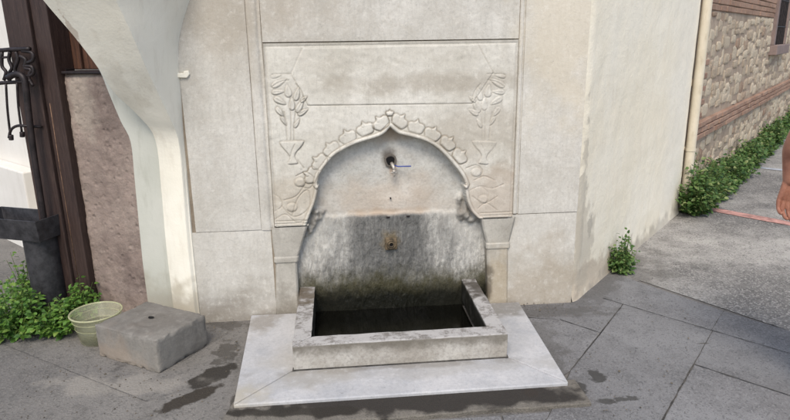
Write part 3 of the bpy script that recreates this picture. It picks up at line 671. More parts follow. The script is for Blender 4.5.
m=MB();m.tube([(xb+.03,-.029,.1),(xb+.028,-.029,.8),(xb+.03,-.029,1.2)],.0022,6);m.build('pale_cord',plain('pale_cord',(112,88,70),.8),tf,True)
# iron bracket
ib=empty('iron_door_stay',M=FL.M);tag(ib,'ornate black iron door hinge hardware with long curved bar fixed on the timber post','door hardware')
def lt(L,r,off,name,nn=8):
    m=MB();pts=[(lx(x_,y_,-o_)[0],-o_,lx(x_,y_,-o_)[1]) for x_,y_,o_ in [(p[0],p[1],p[2] if len(p)>2 else off) for p in L]]
    m.tube(smooth_poly(pts,4),r,nn);return m.build(name,M['iron'],ib,True)
lt([(-14,51),(0,50.5),(14,49.5),(30,49)],.011,.09,'top_bar');lt([(-14,85),(2,83),(20,82),(31,81)],.010,.09,'lower_bar')
lt([(-14,60),(0,58),(10,57)],.006,.09,'thin_bar')
for L in [[(2,52),(2,66),(6,72),(4,80)],[(10,52),(9,60),(12,68),(9,74),(10,82)],[(16,52),(18,60),(15,70),(18,78)],[(20,56),(26,60),(25,68),(31,70),(29,78),(33,86)],[(22,51),(32,53),(33,60),(27,63)],[(24,66),(32,67),(33,74),(26,77)]]:
    lt(L,.009,.09,'scroll')
lt([(6,84),(7.5,110),(10.5,136)],.006,.10,'rod');lt([(17,83),(18.5,108),(22,133)],.006,.10,'rod')
lt([(9,138),(11,130),(17,126),(26,126),(42,127,.05)],.0075,.10,'hook')
lt([(8,78),(16,74),(23,77),(26,88),(29,115),(34,155),(41,200),(46,232)],.016,.11,'curved_bar',10)
for q in[(11,137),(22,134)]:lt([(q[0],q[1]-2),(q[0]+.3,q[1]+3)],.012,.10,'ball')
# bin with tray
bp=gp(53,311);bn=empty('metal_bin',(bp.x,bp.y,0),FL.a);tag(bn,'charcoal metal tube bin with wide tray top, standing in weeds by the timber post','bin')
def zat(x,y,P):
    r=ray(x,y);k=math.hypot(P.x,P.y)/math.hypot(r[0],r[1]);return H+r[2]*k
zb=zat(45,234,bp);zt2=zat(40,214,bp)
r_=.088
m=MB();m.lathe([(0,0),(r_,0),(r_,zb),(0,zb)],36);o=m.build('tube',M['binmetal'],bn,True);o.modifiers.new('e','EDGE_SPLIT').split_angle=math.radians(40)
def tray(x0,x1,y0,y1,z0,z1,t=.006):
    m=MB();ex=.03
    lo_=[(x0+ex,y0+ex*.6,z0),(x1-.01,y0+ex*.6,z0),(x1-.01,y1-ex*.6,z0),(x0+ex,y1-ex*.6,z0)];up=[(x0,y0,z1),(x1,y0,z1),(x1,y1,z1),(x0,y1,z1)]
    ins=[(a_[0]+(t if a_[0]<(x0+x1)/2 else -t),a_[1]+(t if a_[1]<(y0+y1)/2 else -t),a_[2]) for a_ in up]
    ilo=[(a_[0]+(t if a_[0]<(x0+x1)/2 else -t),a_[1]+(t if a_[1]<(y0+y1)/2 else -t),a_[2]+t) for a_ in lo_]
    m.v=lo_+up+ins+ilo;m.f=[(3,2,1,0)]+[(i,(i+1)%4,4+(i+1)%4,4+i) for i in range(4)]+[(4+i,4+(i+1)%4,8+(i+1)%4,8+i) for i in range(4)]+[(8+i,8+(i+1)%4,12+(i+1)%4,12+i) for i in range(4)]+[(12,13,14,15)]
    return m
tray(-.36,.115,-.12,.10,zb-.005,zt2-.0).build('tray',M['binmetal'],bn,bev=.003)
# white wall beyond
ww=empty('white_side_wall',M=FW.M);tag(ww,'white rendered wall with low stepped plinth behind the bin at the left edge','wall')
wx=lambda x,y,off=0.:FW.px(x,y,off)
m=MB();m.box(-3.5,1.4,.12,.4,-.02,TOPZ);m.build('wall_face',M['white'],ww)
z1_=wx(0,166)[1];x1_=wx(22,172)[0]
m=MB();m.box(-3.5,x1_,.0,.118,-.02,z1_);m.build('plinth',M['white'],ww,bev=.01)
m=MB();m.box(x1_+.002,x1_+.5,.05,.118,-.02,z1_-.32);m.build('plinth',M['white'],ww,bev=.01)
# ------------------------------------------------------------------ right: plaster wall, pipe, brick and rubble wall
rx=lambda x,y,off=0.:FR.px(x,y,off)
SE=rx(690,100)[0]
pw=empty('plaster_wall',M=FR.M);tag(pw,'smooth cream plastered wall running back from the fountain corner to the drainpipe','wall')
m=MB();nx,nz=60,60
for j in range(nz+1):
    for i in range(nx+1):
        x=.004+(SE-.004)*i/nx;z=-.02+(TOPZ+.02)*j/nz
        y=.006*mn.noise(Vector((x*1.5,z*1.2,1)))+.003*mn.noise(Vector((x*7,z*7,4)))-.012*max(0,(.10-z)/.10)**2
        if i==0:y+=.012
        m.v.append((x,y,z))
for j in range(nz):
    for i in range(nx):a_=j*(nx+1)+i;m.f.append((a_,a_+1,a_+nx+2,a_+nx+1))
m.build('render_face',M['plaster'],pw,True)
m=MB();m.box(.01,SE-.002,.02,.3,0,TOPZ);m.build('wall_body',M['plaster'],pw)
pp=empty('drainpipe',M=Matrix.Translation(FR.w(SE+.055,-.035,0))@Matrix.Rotation(FR.a,4,'Z'));tag(pp,'cream painted drainpipe at the end of the plastered wall','drainpipe')
m=MB();m.lathe([(.04,.03),(.04,TOPZ)],20);m.build('tube',M['pipe'],pp,True)
for z in(.55,2.0):
    m=MB();m.lathe([(.044,z),(.044,z+.03)],20);m.box(-.01,.01,.03,.09,z,z+.03);m.build('clip',M['pipe'],pp,True)
bw=empty('brick_and_rubble_wall',M=FR.M);tag(bw,'old rubble stone wall with brick bands receding along the street at right','wall')
WE=14.;bs0=rx(700,130)[0];Ws=SE+.11
m=MB();m.box(SE+.002,WE,.014,.4,-.02,TOPZ);m.build('mortar_face',M['wallmortar'],bw)
def stones(name,x0,x1,z0,z1,w,h,skip=None):
    v=[];f=[];rn=[];rs=random.Random(int(z0*100)+5);nr=max(1,round((z1-z0)/h));hh=(z1-z0)/nr
    for r in range(nr):
        x=x0-rs.random()*w
        while x<x1:
            ww_=w*rs.uniform(.4,1.7);cx=x+ww_/2;cz=z0+(r+.5)*hh+rs.uniform(-.3,.3)*hh+.35*hh*math.sin(cx*2.3+r);x+=ww_
            if cx<x0 or cx>x1 or (skip and skip(cx,cz)):continue
            a_=ww_*.5*.96;b_=hh*.5*rs.uniform(.6,1.35);n=8;ph=rs.random();k=len(v);q=rs.random();de=rs.uniform(-.006,.010)
            sh=[]
            for i in range(n):
                t=2*math.pi*(i+ph)/n;e=.5;c_,s_=math.cos(t),math.sin(t)
                px_=a_*math.copysign(abs(c_)**e,c_)*rs.uniform(.82,1.05);pz_=b_*math.copysign(abs(s_)**e,s_)*rs.uniform(.82,1.05);sh.append((px_,pz_))
            for sc_,y in((1.,.045),(.97,.012-de*.3),(.7,-de*.6+.006)):
                for px_,pz_ in sh:v.append((cx+px_*sc_,y,min(max(cz+pz_*sc_,z0+.003),z1-.003)));rn.append(q)
            v.append((cx+rs.uniform(-.2,.2)*a_,-de*.75+.003,cz));rn.append(q)
            for L in(0,1):
                for i in range(n):f.append((k+L*n+i,k+L*n+(i+1)%n,k+(L+1)*n+(i+1)%n,k+(L+1)*n+i))
            for i in range(n):f.append((k+2*n+i,k+2*n+(i+1)%n,k+3*n))
    return mesh(name,v,f,M['rubble'],bw,False,attrs={'rnd':rn})
def bricks(name,x0,x1,z0,nrow,h=.05,l=.24,y0=-.0,gap=.008,skip=None):
    v=[];f=[];rn=[];rs=random.Random(int(z0*77));m=MB()
    for r in range(nrow):
        x=x0-(l/2 if r%2 else 0)
        while x<x1:
            xa_=max(x,x0);xb_=x+l-gap;q=rs.random()
            if xb_>xa_+.03 and not(skip and skip((xa_+xb_)/2,z0)):
                d=rs.uniform(-.005,.005);k=len(m.v);m.box(xa_,xb_,y0+d,.045,z0+r*(h+gap),z0+r*(h+gap)+h);rn+=[q]*8
            x+=l
    o=mesh(name,m.v,m.f,M['brick'],bw,attrs={'rnd':rn});bevel(o,.005,1);return o
ZS=.60;wsx0,wsz0=rx(771,48)[0],1.36
sk=lambda x,z:wsx0-.02<x<wsx0+1.25 and 1.28<z<2.6
stones('rubble_footing',Ws,WE,0,ZS-.005,.17,.115)
bricks('brick_string_course',Ws,WE,ZS,3,.047,y0=-.03)
stones('rubble_field',Ws,WE,ZS+.17,1.70,.19,.12,skip=sk)
bricks('brick_band',Ws,WE,1.71,6,.05,skip=sk)
bricks('brick_patch',Ws,Ws+.34,.78,10,.05,y0=.004)
stones('rubble_field',Ws,WE,2.07,TOPZ,.2,.13,skip=sk)
wn=empty('window');wn.parent=bw
m=MB();m.box(wsx0,wsx0+1.2,.03,.06,wsz0,2.5);m.build('pane',M['glass'],wn)
m=MB();m.box(wsx0-.04,wsx0+1.26,-.08,.05,wsz0-.13,wsz0-.002);m.build('sill',M['sill'],wn,bev=.008)
m=MB();m.box(wsx0-.02,wsx0+.10,-.03,.05,wsz0,2.5);m.box(wsx0+1.12,wsx0+1.22,-.03,.05,wsz0,2.5);m.box(wsx0-.02,wsx0+1.22,-.03,.05,2.502,2.62);m.build('frame',M['sill'],wn,bev=.006)
m=MB()
for i in range(8):x=wsx0+.18+i*.125;m.tube([(x,-.005,wsz0),(x,-.005,2.5)],.009,8)
for z in(1.6,1.95,2.3):m.tube([(wsx0+.1,-.005,z),(wsx0+1.12,-.005,z)],.008,8)
m.build('grille',M['iron'],wn)
# ------------------------------------------------------------------ ground
m=MB();n_=60;m.v=[(-40,-20,0),(60,-20,0),(60,60,0),(-40,60,0)];m.f=[(0,1,2,3)]
g=m.build('ground',M['ground']);tag(g,'grey worn concrete ground with wet stains','ground',kind='structure')
def gpt(L):return [(gp(*p).x,gp(*p).y) for p in L]
e0,e1=gp(640,281),gp(790,331.5);dv=(e1-e0).normalized()
q0=e0;q1=e0+dv*9
far=FR.w(30,0,0);c0=FR.w(.02,.02,0)
w0=gp(594,292)
m=MB();m.v=[(w0.x,w0.y,.004),(e0.x,e0.y,.004),(q1.x,q1.y,.004),(30,8,.004),(far.x,far.y,.004),(c0.x,c0.y,.004)];m.f=[(0,1,2,3,4,5)]
st_=m.build('street',M['agg']);tag(st_,'speckled exposed aggregate street surface along the wall','street',kind='structure')
# paving slabs
def ext(a,b,k):return (a[0]+(b[0]-a[0])*k,a[1]+(b[1]-a[1])*k)
W=lambda x,y:(gp(x,y).x,gp(x,y).y)
J1a,J1b=W(623,305),W(790,354.5);E0a,E0b=W(630,284),W(790,331.5)
def ip(p,q,r,s):
    x1,y1=p;x2,y2=q;x3,y3=r;x4,y4=s;d=(x1-x2)*(y3-y4)-(y1-y2)*(x3-x4);a_=x1*y2-y1*x2;b_=x3*y4-y3*x4
    return ((a_*(x3-x4)-(x1-x2)*b_)/d,(a_*(y3-y4)-(y1-y2)*b_)/d)
CA=(W(623,305),W(571,371));CB=(W(713,331),W(663,420));J2=(W(690,364),W(790,397));J1=(J1a,J1b);E0=(E0a,E0b)
CC=(W(560,320.5),W(601,334));front=(W(565,374),W(545,420))
CBt=(W(724,311),W(706,340))
a1=ip(*E0,*CBt);a2=ip(*J1,*CBt);b1=ip(*J1,*CB);b2=ip(*J2,*CB)
BF=W(543,428);BG=ext(*CB,2.2)
def lerp2(p,q,t):return (p[0]+(q[0]-p[0])*t,p[1]+(q[1]-p[1])*t)
fw=lambda u,y:tuple(FA.w(u,y,0))[:2]
r2=lambda x:tuple(FR.w(x,-.0,0))[:2]
BF=W(543,428);fz=lambda q:q
polys=[[r2(.62),W(640,283),a1,a2,J1a],
 [a1,ext(*E0,1.02),ext(*J1,1.05),a2],[ext(*E0,1.02),ext(*E0,2.4),ext(*J1,2.5),ext(*J1,1.05)],
 [J1a,b1,BG,BF,W(571,371)],
 [b1,ext(*J1,1.4),ext(*J2,1.7),b2],[ext(*J1,1.4),ext(*J1,3),ext(*J2,3.5),ext(*J2,1.7)],
 [b2,ext(*J2,1.5),(ext(*J2,1.5)[0],BG[1]-.2),BG],
 [fw(1.6,.0),fw(2.1,.0),r2(.3),r2(.62),J1a,CC[1],CC[0],fw(1.72,-.15)],
 [fw(1.6,-.1),CC[0],CC[1],W(571,371),fw(1.6,-.9)]]
v=[];f=[];tn=[];rs=random.Random(3)
for P in polys:
    n=len(P);ar=sum(P[i][0]*P[(i+1)%n][1]-P[(i+1)%n][0]*P[i][1] for i in range(n));P=P if ar>0 else P[::-1];t_=rs.random();k=len(v)
    v+=[(p[0],p[1],.0042) for p in P];f.append(tuple(range(k,k+n)));tn+=[t_]*n
pv=mesh('pavement',v,f,M['slab'],attrs={'tone':tn});tag(pv,'large grey paving slabs right of the fountain step','pavement',kind='structure')
def joint(m,a,b,w):
    a=Vector(a).to_3d();b=Vector(b).to_3d();L=(b-a).length;d=(b-a)/L;nn_=Vector((-d.y,d.x,0));n=max(4,int(L/.02));k=len(m.v)
    for i in range(n+1):
        p=a+d*L*i/n;o_=.0025*mn.noise(p*14);ww_=w*.5*(1+.9*mn.noise(p*23+Vector((3,1,0))))
        for s_ in(-1,1):q=p+nn_*(o_+s_*max(.0006,ww_));m.v.append((q.x,q.y,.0078))
    for i in range(n):m.f.append((k+2*i,k+2*i+2,k+2*i+3,k+2*i+1))
m=MB()
joint(m,J1a,ext(*J1,3),.0042);joint(m,a1,a2,.002);joint(m,a2,b1,.003);joint(m,J1a,W(571,371),.0048);joint(m,b1,b2,.003);joint(m,b2,BG,.006);joint(m,b2,ext(*J2,3.5),.0052);joint(m,CC[0],CC[1],.005);joint(m,W(571,371),BF,.003)
joint(m,W(603,299),J1a,.004);joint(m,W(-20,336),W(145,402),.002);joint(m,W(145,402),W(195,388),.002);joint(m,W(182,362),W(230,332),.002)
o=m.build('paving_joint',M['joint']);tag(o,'thin dark dirt filled joints between the paving slabs','pavement',kind='structure')
# small setts in front of the step
m=MB();x=1.2
for i in range(5):
    w_=.19;m.box(.2+i*.3,.2+i*.3+.292,-1.30,-1.056,.001,.0075)
o=m.build('pavement',M['slab'],M=None,bev=.002);o.data.transform(FA.M);tag(o,'row of small grey pavers in front of the fountain step','pavement',kind='structure')
# painted lines across the street
def line(name,a,b,wd,mat,label):
    a=Vector(a);b=Vector(b);d=(b-a).normalized();n=Vector((-d.y,d.x,0))*wd/2;v=[];f=[];k=40;L=(b-a).length
    for i in range(k+1):
        p=a+d*L*i/k
        for s_ in(-1,1):q=p+n*s_*(1+.16*mn.noise(p*9+Vector((s_,0,0))));v.append((q.x,q.y,.0085))
    for i in range(k):f.append((2*i,2*i+2,2*i+3,2*i+1))
    o=mesh(name,v,f,mat);tag(o,label,'road marking',kind='structure')
a_=gp(706,209);b_=gp(790,224.5);line('painted_line',a_,a_+(b_-a_)*4,.13,M['pink'],'faded pink painted line across the street')
a_=gp(738,166);b_=gp(790,171.5);line('painted_line',a_,a_+(b_-a_)*4,.09,M['wline'],'nearer thin pale line across the street')
a_=gp(768,139);b_=gp(790,141.5);line('painted_line',a_,a_+(b_-a_)*4,.12,M['wline'],'farther thin pale line across the street')
# ------------------------------------------------------------------ grey stone block
bc=[gp(160,374),gp(209,345),None,gp(99,356)];A3,B3,D3=bc[0],bc[1],bc[3];C3=B3+D3-A3
cen_=(A3+C3)/2;ang=math.atan2(B3.y-A3.y,B3.x-A3.x)
MBk=Matrix.Translation(cen_)@Matrix.Rotation(math.atan2(A3.y-D3.y,A3.x-D3.x),4,'Z');inv=MBk.inverted()
loc=[inv@p for p in(D3,A3,B3,C3)];hb=.172
mm=MB();mm.slab([(p.x,p.y) for p in loc],0,hb);tmp=mm.build('t',M['block'])
rm=tmp.modifiers.new('r','REMESH');rm.mode='VOXEL';rm.voxel_size=.0055;sm_=tmp.modifiers.new('s','SMOOTH');sm_.factor=.5;sm_.iterations=2
mm=bpy.data.meshes.new_from_object(tmp.evaluated_get(bpy.context.evaluated_depsgraph_get()));mm.name='stone_block';bpy.data.objects.remove(tmp)
ex=[(loc[i],loc[(i+1)%4]) for i in range(4)]
def eds(p):
    ds=[]
    for a_,b_ in ex:
        t=(b_-a_).to_2d();q=p.to_2d()-a_.to_2d();ds.append(abs(t.x*q.y-t.y*q.x)/t.length)
    ds+=[abs(p.z-hb),abs(p.z)];ds.sort();return ds[1]
for v_ in mm.vertices:
    p=v_.co.copy();e_=max(0,1-eds(p)/.02);ctr=(p-Vector((0,0,hb/2))).normalized()
    chip=max(0,mn.noise(p*26)+.25*mn.noise(p*70)-.05)*.016*e_+.003*e_
    n_=mn.noise(p*9)*.003+mn.noise(p*38)*.0009
    v_.co+=ctr*(n_-chip)
    d=math.hypot(p.x+.0,p.y-.01)
    if p.z>hb-.03 and d<.2:v_.co.z-=.0035*math.exp(-((d-.075)/.015)**2)
mm.polygons.foreach_set('use_smooth',[True]*len(mm.polygons))
ob=bpy.data.objects.new('stone_block',mm);COL.objects.link(ob);ob.matrix_world=MBk
tag(ob,'squared grey stone block with a small hole on top, left of the fountain step','stone block')
hp=inv@gp(151,318,hb);m=MB();m.v=[(hp.x+.017*math.cos(a_)*(1+.2*math.sin(3*a_)),hp.y+.012*math.sin(a_),hb+.0045) for a_ in np.arange(0,6.28,.4)];m.f=[tuple(range(len(m.v)))];m.build('socket_hole',M['hole'],ob)
# ------------------------------------------------------------------ plastic bowl
bcn=gp(91,344);bcn=Vector((bcn.x+.022,bcn.y+.055,0));bo=empty('plastic_bucket',bcn);tag(bo,'clear yellowish plastic tub of water between the weeds and stone block','bucket')
prof=[(.0,.003),(.088,.003),(.094,.008),(.122,.150),(.129,.152),(.131,.158),(.126,.162),(.119,.158),(.117,.150),(.090,.013),(.0,.009)]
m=MB();m.lathe(prof,48);m.build('tub',M['bowl'],bo,True)
m=MB()
for z,r in((.085,.108),(.125,.117)):m.tube([(r*math.cos(t),r*math.sin(t),z) for t in np.arange(0,6.35,.13)],.0016,6,False)
m.build('ribs',M['bowlrim'],bo,True);m=MB();m.tube([(.126*math.cos(t),.126*math.sin(t),.157) for t in np.arange(0,6.35,.13)],.0045,8,False);m.build('rim',M['bowlrim'],bo,True)
mw=clear('bucket_water',(190,194,176),.22,.05)
m=MB();m.lathe([(.0,.006),(.089,.014),(.104,.082),(.0,.082)],40);w=m.build('water',mw,None,True,M=Matrix.Translation(bcn));tag(w,'water inside the yellowish plastic tub','water',kind='structure')
# ------------------------------------------------------------------ plants
def plant(name,base,spread,height,nstem,nleaf,ls,mat,label,group,seed,clip=None,depth=None,rz=0,droop=.3):
    rs=random.Random(seed);v=[];f=[];rn=[];sm=MB();root=empty(name,base,rz)
    for s_ in range(nstem):
        a_=rs.uniform(0,6.283);rr=math.sqrt(rs.random());bx,by=rr*.35*spread*math.cos(a_),rr*.35*(depth or spread)*math.sin(a_)
        tx,ty=rr*spread*math.cos(a_)+rs.uniform(-.03,.03),rr*(depth or spread)*math.sin(a_)+rs.uniform(-.03,.03)
        hz=height*(1-.55*rr*rr)*rs.uniform(.55,1.1);pts=[]
        for i in range(6):
            t=i/5;pts.append(Vector((bx+(tx-bx)*t**1.3,by+(ty-by)*t**1.3,hz*(t-droop*.3*t*t*rr)+.0+.006*mn.noise(Vector((s_,i,seed))))))
        if clip:pts=[clip(p) for p in pts]
        sm.tube(pts,[.0025,.0024,.002,.0017,.0014,.001],5,False)
        for l in range(nleaf):
            t=rs.uniform(.12,1.);k=min(int(t*5),4);p=pts[k].lerp(pts[k+1],t*5-k)
            d=Vector((rs.uniform(-1,1),rs.uniform(-1,1),rs.uniform(-.25,.45))).normalized();sz=ls*rs.uniform(.55,1.25)*(1.1-.35*t)
            p=p+d*sz*.4;up=(Vector((0,-.35,1))+Vector((rs.uniform(-.7,.7),rs.uniform(-.7,.7),0))).normalized()
            sd=d.cross(up).normalized();up=sd.cross(d);q=rs.random();wdt=sz*rs.uniform(.30,.42);kk=len(v)
            tip=p+d*sz-up*sz*.18
            L=[p,p+d*sz*.3+sd*wdt*.85+up*wdt*.2,p+d*sz*.62+sd*wdt*.75+up*wdt*.15,tip,p+d*sz*.62-sd*wdt*.75+up*wdt*.15,p+d*sz*.3-sd*wdt*.85+up*wdt*.2,p+d*sz*.35,p+d*sz*.65]
            if clip:
                L=[clip(x_) for x_ in L]
            v+=L;rn+=[q]*8;f+=[(kk,kk+1,kk+6),(kk+1,kk+2,kk+7,kk+6),(kk+2,kk+3,kk+7),(kk+3,kk+4,kk+7),(kk+4,kk+5,kk+6,kk+7),(kk+5,kk,kk+6)]
    mesh('foliage',v,f,mat,root,False,attrs={'rnd':rn});sm.build('stem',M['stem'],root,True)
    return tag(root,label,'plant',group)
GL='weeds around the bin'
def pxp(x,y):p=gp(x,y);return (p.x,p.y,0)
plant('leafy_weed',pxp(16,332),.22,.30,60,22,.042,M['leafA'],'dense green leafy weed left of the charcoal bin at the photo edge',GL,1)
plant('leafy_weed',pxp(58,333),.14,.20,42,20,.040,M['leafA'],'low green weed in front of the charcoal bin',GL,2)
plant('leafy_weed',pxp(82,318),.12,.26,34,18,.036,M['leafA'],'green weed between the bin and the plastic tub',GL,3)
plant('leafy_weed',pxp(30,308),.10,.42,22,18,.036,M['leafA'],'taller thin weed behind the charcoal bin',GL,4)
plant('leafy_weed',pxp(116,301),.09,.12,16,12,.03,M['leafB'],'small weed behind the plastic tub against the rough stone',GL,5)
p=gp(622,273);plant('small_weed',(p.x+.0,p.y,0),.11,.27,46,16,.034,M['leafB'],'small solitary green weed growing at the foot of the plastered wall',None,8,depth=.09)
GR='weeds along the foot of the street wall'
lab=['tallest leafy weed right beside the foot of the drainpipe','broad weed next after the drainpipe one','third weed from the drainpipe along the street wall','fourth weed from the drainpipe along the street wall','fifth weed from the drainpipe along the street wall','sixth weed from the drainpipe along the street wall','seventh weed from the drainpipe along the street wall','eighth weed from the drainpipe along the street wall','ninth weed from the drainpipe along the street wall']
ss=[2.46,2.98,3.55,4.2,4.95,5.85,6.9,8.2,9.8]
for i,s_ in enumerate(ss):
    sc=1+.03*i;P=FR.w(s_,-.13,0)
    sprd=.33 if i<3 else .42
    cl_=lambda p:Vector((p.x,min(p.y,.15),max(p.z,.004)))
    plant('wall_weed',tuple(P),sprd*1.1*(1+.1*i),[.50,.36,.40,.26,.32,.24,.33,.25,.3][i],[130,120,110,100,90,85,80,75,70][i],18,.05*(1+.05*i),M['leafB'],lab[i],GR,20+i,clip=cl_,depth=.19,rz=FR.a)
# ------------------------------------------------------------------ litter
m=MB();rs=random.Random(11)
for i in range(420):
    if i<170:x_,y_=rs.uniform(20,240),rs.uniform(345,419)
    elif i<300:x_,y_=rs.uniform(560,700),rs.uniform(290,419)
    elif i<360:x_,y_=rs.uniform(205,250),rs.uniform(318,345)
    else:x_,y_=rs.uniform(515,600),rs.uniform(302,318)
    p=gp(x_,y_);s_=rs.uniform(.0012,.004)*(1.8 if rs.random()<.06 else 1);n=6;k=len(m.v);z_=.002 if i<170 else .012
    inv_=FA.M.inverted()@p
    if sx0-.06<inv_.x<sx1+.06 and inv_.y>-1.05:continue
    for lv,rr in((0,1),(1,.7)):
        for j in range(n):a_=j*1.047;m.v.append((p.x+s_*rr*math.cos(a_)*rs.uniform(.7,1.2),p.y+s_*rr*math.sin(a_)*rs.uniform(.7,1.2),z_+lv*s_*.5))
    for j in range(n):m.f.append((k+j,k+(j+1)%n,k+n+(j+1)%n,k+n+j))
    m.f.append(tuple(k+n+j for j in range(n)))
o=m.build('grit',plain('grit',(92,84,72),.9,0,.4,.002,40));tag(o,'small grit and debris scattered on the pavement','grit',kind='stuff')
# ------------------------------------------------------------------ person at the right edge
def skinmesh(name,chains,sub=1):
    """chains: list of [(pos,r),...]; first vertex of a later chain may be (index,) of an existing vertex"""
    v=[];e=[];R=[]
    for ch in chains:
        prev=None
        for it in ch:
            if len(it)==1:prev=it[0];continue
            v.append(it[0]);R.append(it[1]);i=len(v)-1
            if prev is not None:e.append((prev,i))
            prev=i
    me=bpy.data.meshes.new(name);me.from_pydata(v,e,[]);o=bpy.data.objects.new(name,me);COL.objects.link(o)
    sk_=o.modifiers.new('s','SKIN')
    for i,r in enumerate(R):
        q=me.skin_vertices[0].data[i];q.radius=r if isinstance(r,tuple) else (r,r);q.use_root=(i==0)
    sk_.use_smooth_shade=True;sk_.branch_smoothing=.3
    s2=o.modifiers.new('u','SUBSURF');s2.levels=sub;s2.render_levels=sub
    dg=bpy.context.evaluated_depsgraph_get();ev=o.evaluated_get(dg);me2=bpy.data.meshes.new_from_object(ev)
    bpy.data.objects.remove(o);return me2
def merge(name,meshes,mat,parent,vox):
    bm=bmesh.new()
    for x_ in meshes:bm.from_mesh(x_)
    me=bpy.data.meshes.new(name);bm.to_mesh(me);bm.free();me.materials.append(mat);o=bpy.data.objects.new(name,me);COL.objects.link(o);o.parent=parent
    if vox:
        r=o.modifiers.new('r','REMESH');r.mode='VOXEL';r.voxel_size=vox;r.use_smooth_shade=True
        s=o.modifiers.new('sm','SMOOTH');s.factor=.5;s.iterations=2
    return o
# local frame: x = person's right, y = forward, z up; the person walks away along the street
hand_d=2.50;hr=Vector(ray(786.5,198));hw=Vector((0,0,H))+hr*(hand_d/hr.y)
fdir=FR.a-math.pi/2
per=empty('person');hl=Vector((-.285,.075,hw.z))
rot=Matrix.Rotation(fdir,4,'Z');wp=Vector((hw.x,hw.y,0))-(rot@Vector((hl.x,hl.y,0)))
per.location=wp;per.rotation_euler=(0,0,fdir)
tag(per,'person walking at the right edge, only a tanned forearm and hand in view','person')
hz=hw.z   # height of the middle of the hand
tor=[((0,0,.95),(.15,.11)),((0,0,1.10),(.14,.10)),((0,.0,1.25),(.155,.11)),((0,-.01,1.40),(.14,.095)),((0,-.01,1.47),.065),((0,.0,1.525),.06),((0,.02,1.60),(.088,.10)),((0,.015,1.69),(.09,.105))]
Lsh=[(3,),((-.12,-.01,1.42),.062),((-.195,-.01,1.40),.054),((-.235,-.02,1.27),.046),((-.265,-.02,1.13),.040),((-.285,.01,1.06),.041),((-.288,.035,hz+.19),.037),((-.287,.055,hz+.10),.0255),((-.286,.062,hz+.055),.022)]
Rsh=[(3,),((.12,-.01,1.42),.062),((.195,-.01,1.40),.054),((.235,-.03,1.27),.046),((.26,-.05,1.13),.040),((.27,-.04,.98),.036),((.272,.0,.86),.026),((.272,.01,.815),.022)]
Lleg=[(0,),((-.09,.0,.86),.095),((-.08,.05,.66),.078),((-.06,.09,.47),.058),((-.05,.08,.34),.056),((-.03,.05,.10),.038),((-.03,.06,.06),.036),((-.03,.15,.03),.030)]
Rleg=[(0,),((.09,0,.86),.095),((.10,-.05,.66),.078),((.10,-.08,.47),.058),((.10,-.16,.34),.056),((.10,-.27,.14),.038),((.10,-.28,.08),.036),((.10,-.20,.03),.030)]
body=[skinmesh('b',[tor,Lsh,Rsh,Lleg,Rleg],2)]
def fingers(s,cx,cy,cz,wr):
    out=[];tv=Vector((-s*.75,.66,0));inn=Vector((-s*.66,-.75,0))
    for i,(dt,l,cu) in enumerate([(.031,.088,.48),(.0105,.098,.55),(-.0105,.092,.62),(-.0305,.074,.70)]):
        base=Vector((cx,cy,cz+(.0,.0,.002,.008)[i]))+tv*dt;w_=Vector(wr)+tv*dt*.30
        out.append(skinmesh('m',[[(tuple(w_+Vector((0,0,.035))),.013),(tuple(w_.lerp(base,.4)),.0140),(tuple(w_.lerp(base,.75)),.0125),(tuple(base),.0110)]],2))
        d=(Vector((0,0,-1))+tv*dt*2.2).normalized();p=base-d*.012;pts=[(tuple(p),.0100)];p=base;a_=.16
        pts.append((tuple(p),.0108))
        for j,fr in enumerate((.46,.31,.23)):
            dd=d*math.cos(a_)+inn*math.sin(a_);p=p+dd*l*fr;pts.append((tuple(p),[.0086,.0088,.0070][j]));a_+=cu
        out.append(skinmesh('f',[pts],2))
    W_=Vector(wr);th=[W_+tv*.012+Vector((0,0,-.012)),W_+tv*.040+inn*.012+Vector((0,0,-.036)),W_+tv*.052+inn*.022+Vector((0,0,-.066)),W_+tv*.050+inn*.032+Vector((0,0,-.092))]
    out.append(skinmesh('t',[[(tuple(p),r_) for p,r_ in zip(th,(.015,.0145,.0125,.0100))]],2));return out
body+=fingers(-1,-.286,.072,hz-.016,(-.286,.062,hz+.060))+fingers(1,.272,.015,.735,(.272,.01,.82))
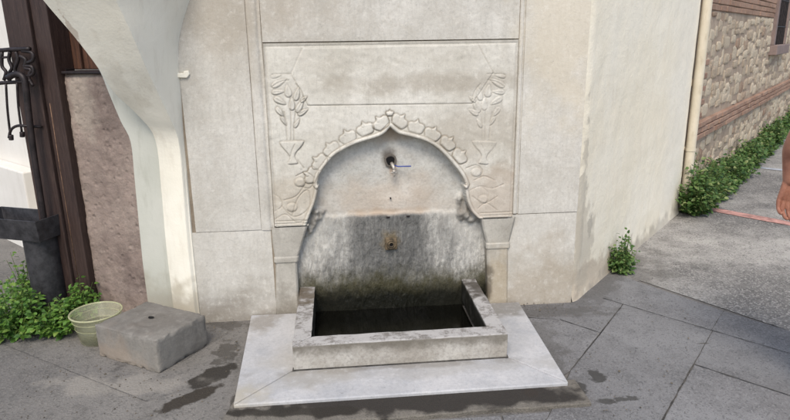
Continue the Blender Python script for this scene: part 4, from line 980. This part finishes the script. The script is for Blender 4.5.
# face details on the head
nose=skinmesh('n',[[((0,.095,1.655),.012),((0,.118,1.625),.016)]],2)
ears=[skinmesh('e',[[((s*.076,.01,1.665),.018),((s*.084,.005,1.64),.022),((s*.078,.01,1.61),.014)]],2) for s in(-1,1)]
lips=skinmesh('l',[[((-.022,.098,1.588),.008),((0,.106,1.588),.010),((.022,.098,1.588),.008)]],2)
merge('body',body+[nose,lips]+ears,M['skin'],per,.0034)
for s in(-1,1):
    m=MB();m.lathe([(0,-.012),(.008,-.009),(.012,0),(.008,.009),(0,.012)],16,(s*.03,.094,1.655));m.build('eye',M['eye'],per,True)
merge('hair',[skinmesh('h',[[((0,-.04,1.60),(.085,.07)),((0,-.022,1.68),(.096,.094)),((0,.0,1.735),(.08,.09))]],2)],M['hair'],per,.008)
merge('t_shirt',[skinmesh('s',[[((0,0,.84),(.185,.14)),((0,0,.90),(.18,.135)),((0,0,1.10),(.165,.122)),((0,0,1.25),(.175,.128)),((0,-.01,1.39),(.155,.11)),((0,-.01,1.45),.075)],[(4,),((-.12,-.01,1.42),.075),((-.20,-.01,1.39),.068),((-.24,-.02,1.25),.062)],[(4,),((.12,-.01,1.42),.075),((.20,-.01,1.39),.068),((.24,-.03,1.25),.062)]],2)],M['shirt'],per,.008)
merge('shorts',[skinmesh('s',[[((0,0,1.02),(.165,.122)),((0,0,.95),(.168,.125)),((0,0,.86),(.16,.125))],[(2,),((-.095,.01,.80),.108),((-.085,.06,.56),.092)],[(2,),((.095,-.01,.80),.105),((.105,-.06,.56),.092)]],2)],M['shorts'],per,.008)
for xx,yy,zz in((-.03,.05,.0),(.10,-.30,.03)):
    merge('shoe',[skinmesh('s',[[((xx,yy-.03,zz+.045),.045),((xx,yy+.06,zz+.042),.045),((xx,yy+.15,zz+.034),.038)]],2)],M['shoe'],per,.007)
# ------------------------------------------------------------------ camera, light
cd=bpy.data.cameras.new('camera');cam=bpy.data.objects.new('camera',cd);COL.objects.link(cam);S.camera=cam
cd.sensor_width=36;cd.lens=F/790*36;cd.clip_end=500;cd.clip_start=.05
cam.matrix_world=Matrix.Translation((0,0,H))@Matrix.Rotation(math.pi/2-TH,4,'X')@Matrix.Rotation(-RO,4,'Z')
Wd=bpy.data.worlds.new('World');S.world=Wd;Wd.use_nodes=True;nt=Wd.node_tree
sky=nt.nodes.new('ShaderNodeTexSky');sky.sky_type='NISHITA';sky.sun_disc=False
SUN_EL=math.radians(52);SUN_AZ=math.radians(188)    # compass-like: from +Y clockwise
sky.sun_elevation=SUN_EL;sky.sun_rotation=SUN_AZ;sky.dust_density=2.;sky.air_density=1.
nt.links.new(sky.outputs[0],nt.nodes['Background'].inputs[0]);nt.nodes['Background'].inputs[1].default_value=.11
sl=bpy.data.lights.new('sun','SUN');sl.energy=1.25;sl.angle=math.radians(26);sl.color=(1,.93,.82);so=bpy.data.objects.new('sun',sl);COL.objects.link(so)
dirv=Vector((math.sin(SUN_AZ)*math.cos(SUN_EL),math.cos(SUN_AZ)*math.cos(SUN_EL),math.sin(SUN_EL)))
so.rotation_euler=dirv.to_track_quat('Z','Y').to_euler()
vs=S.view_settings;vs.view_transform='Standard';vs.look='None';vs.exposure=.95;vs.gamma=1;vs.use_curve_mapping=False
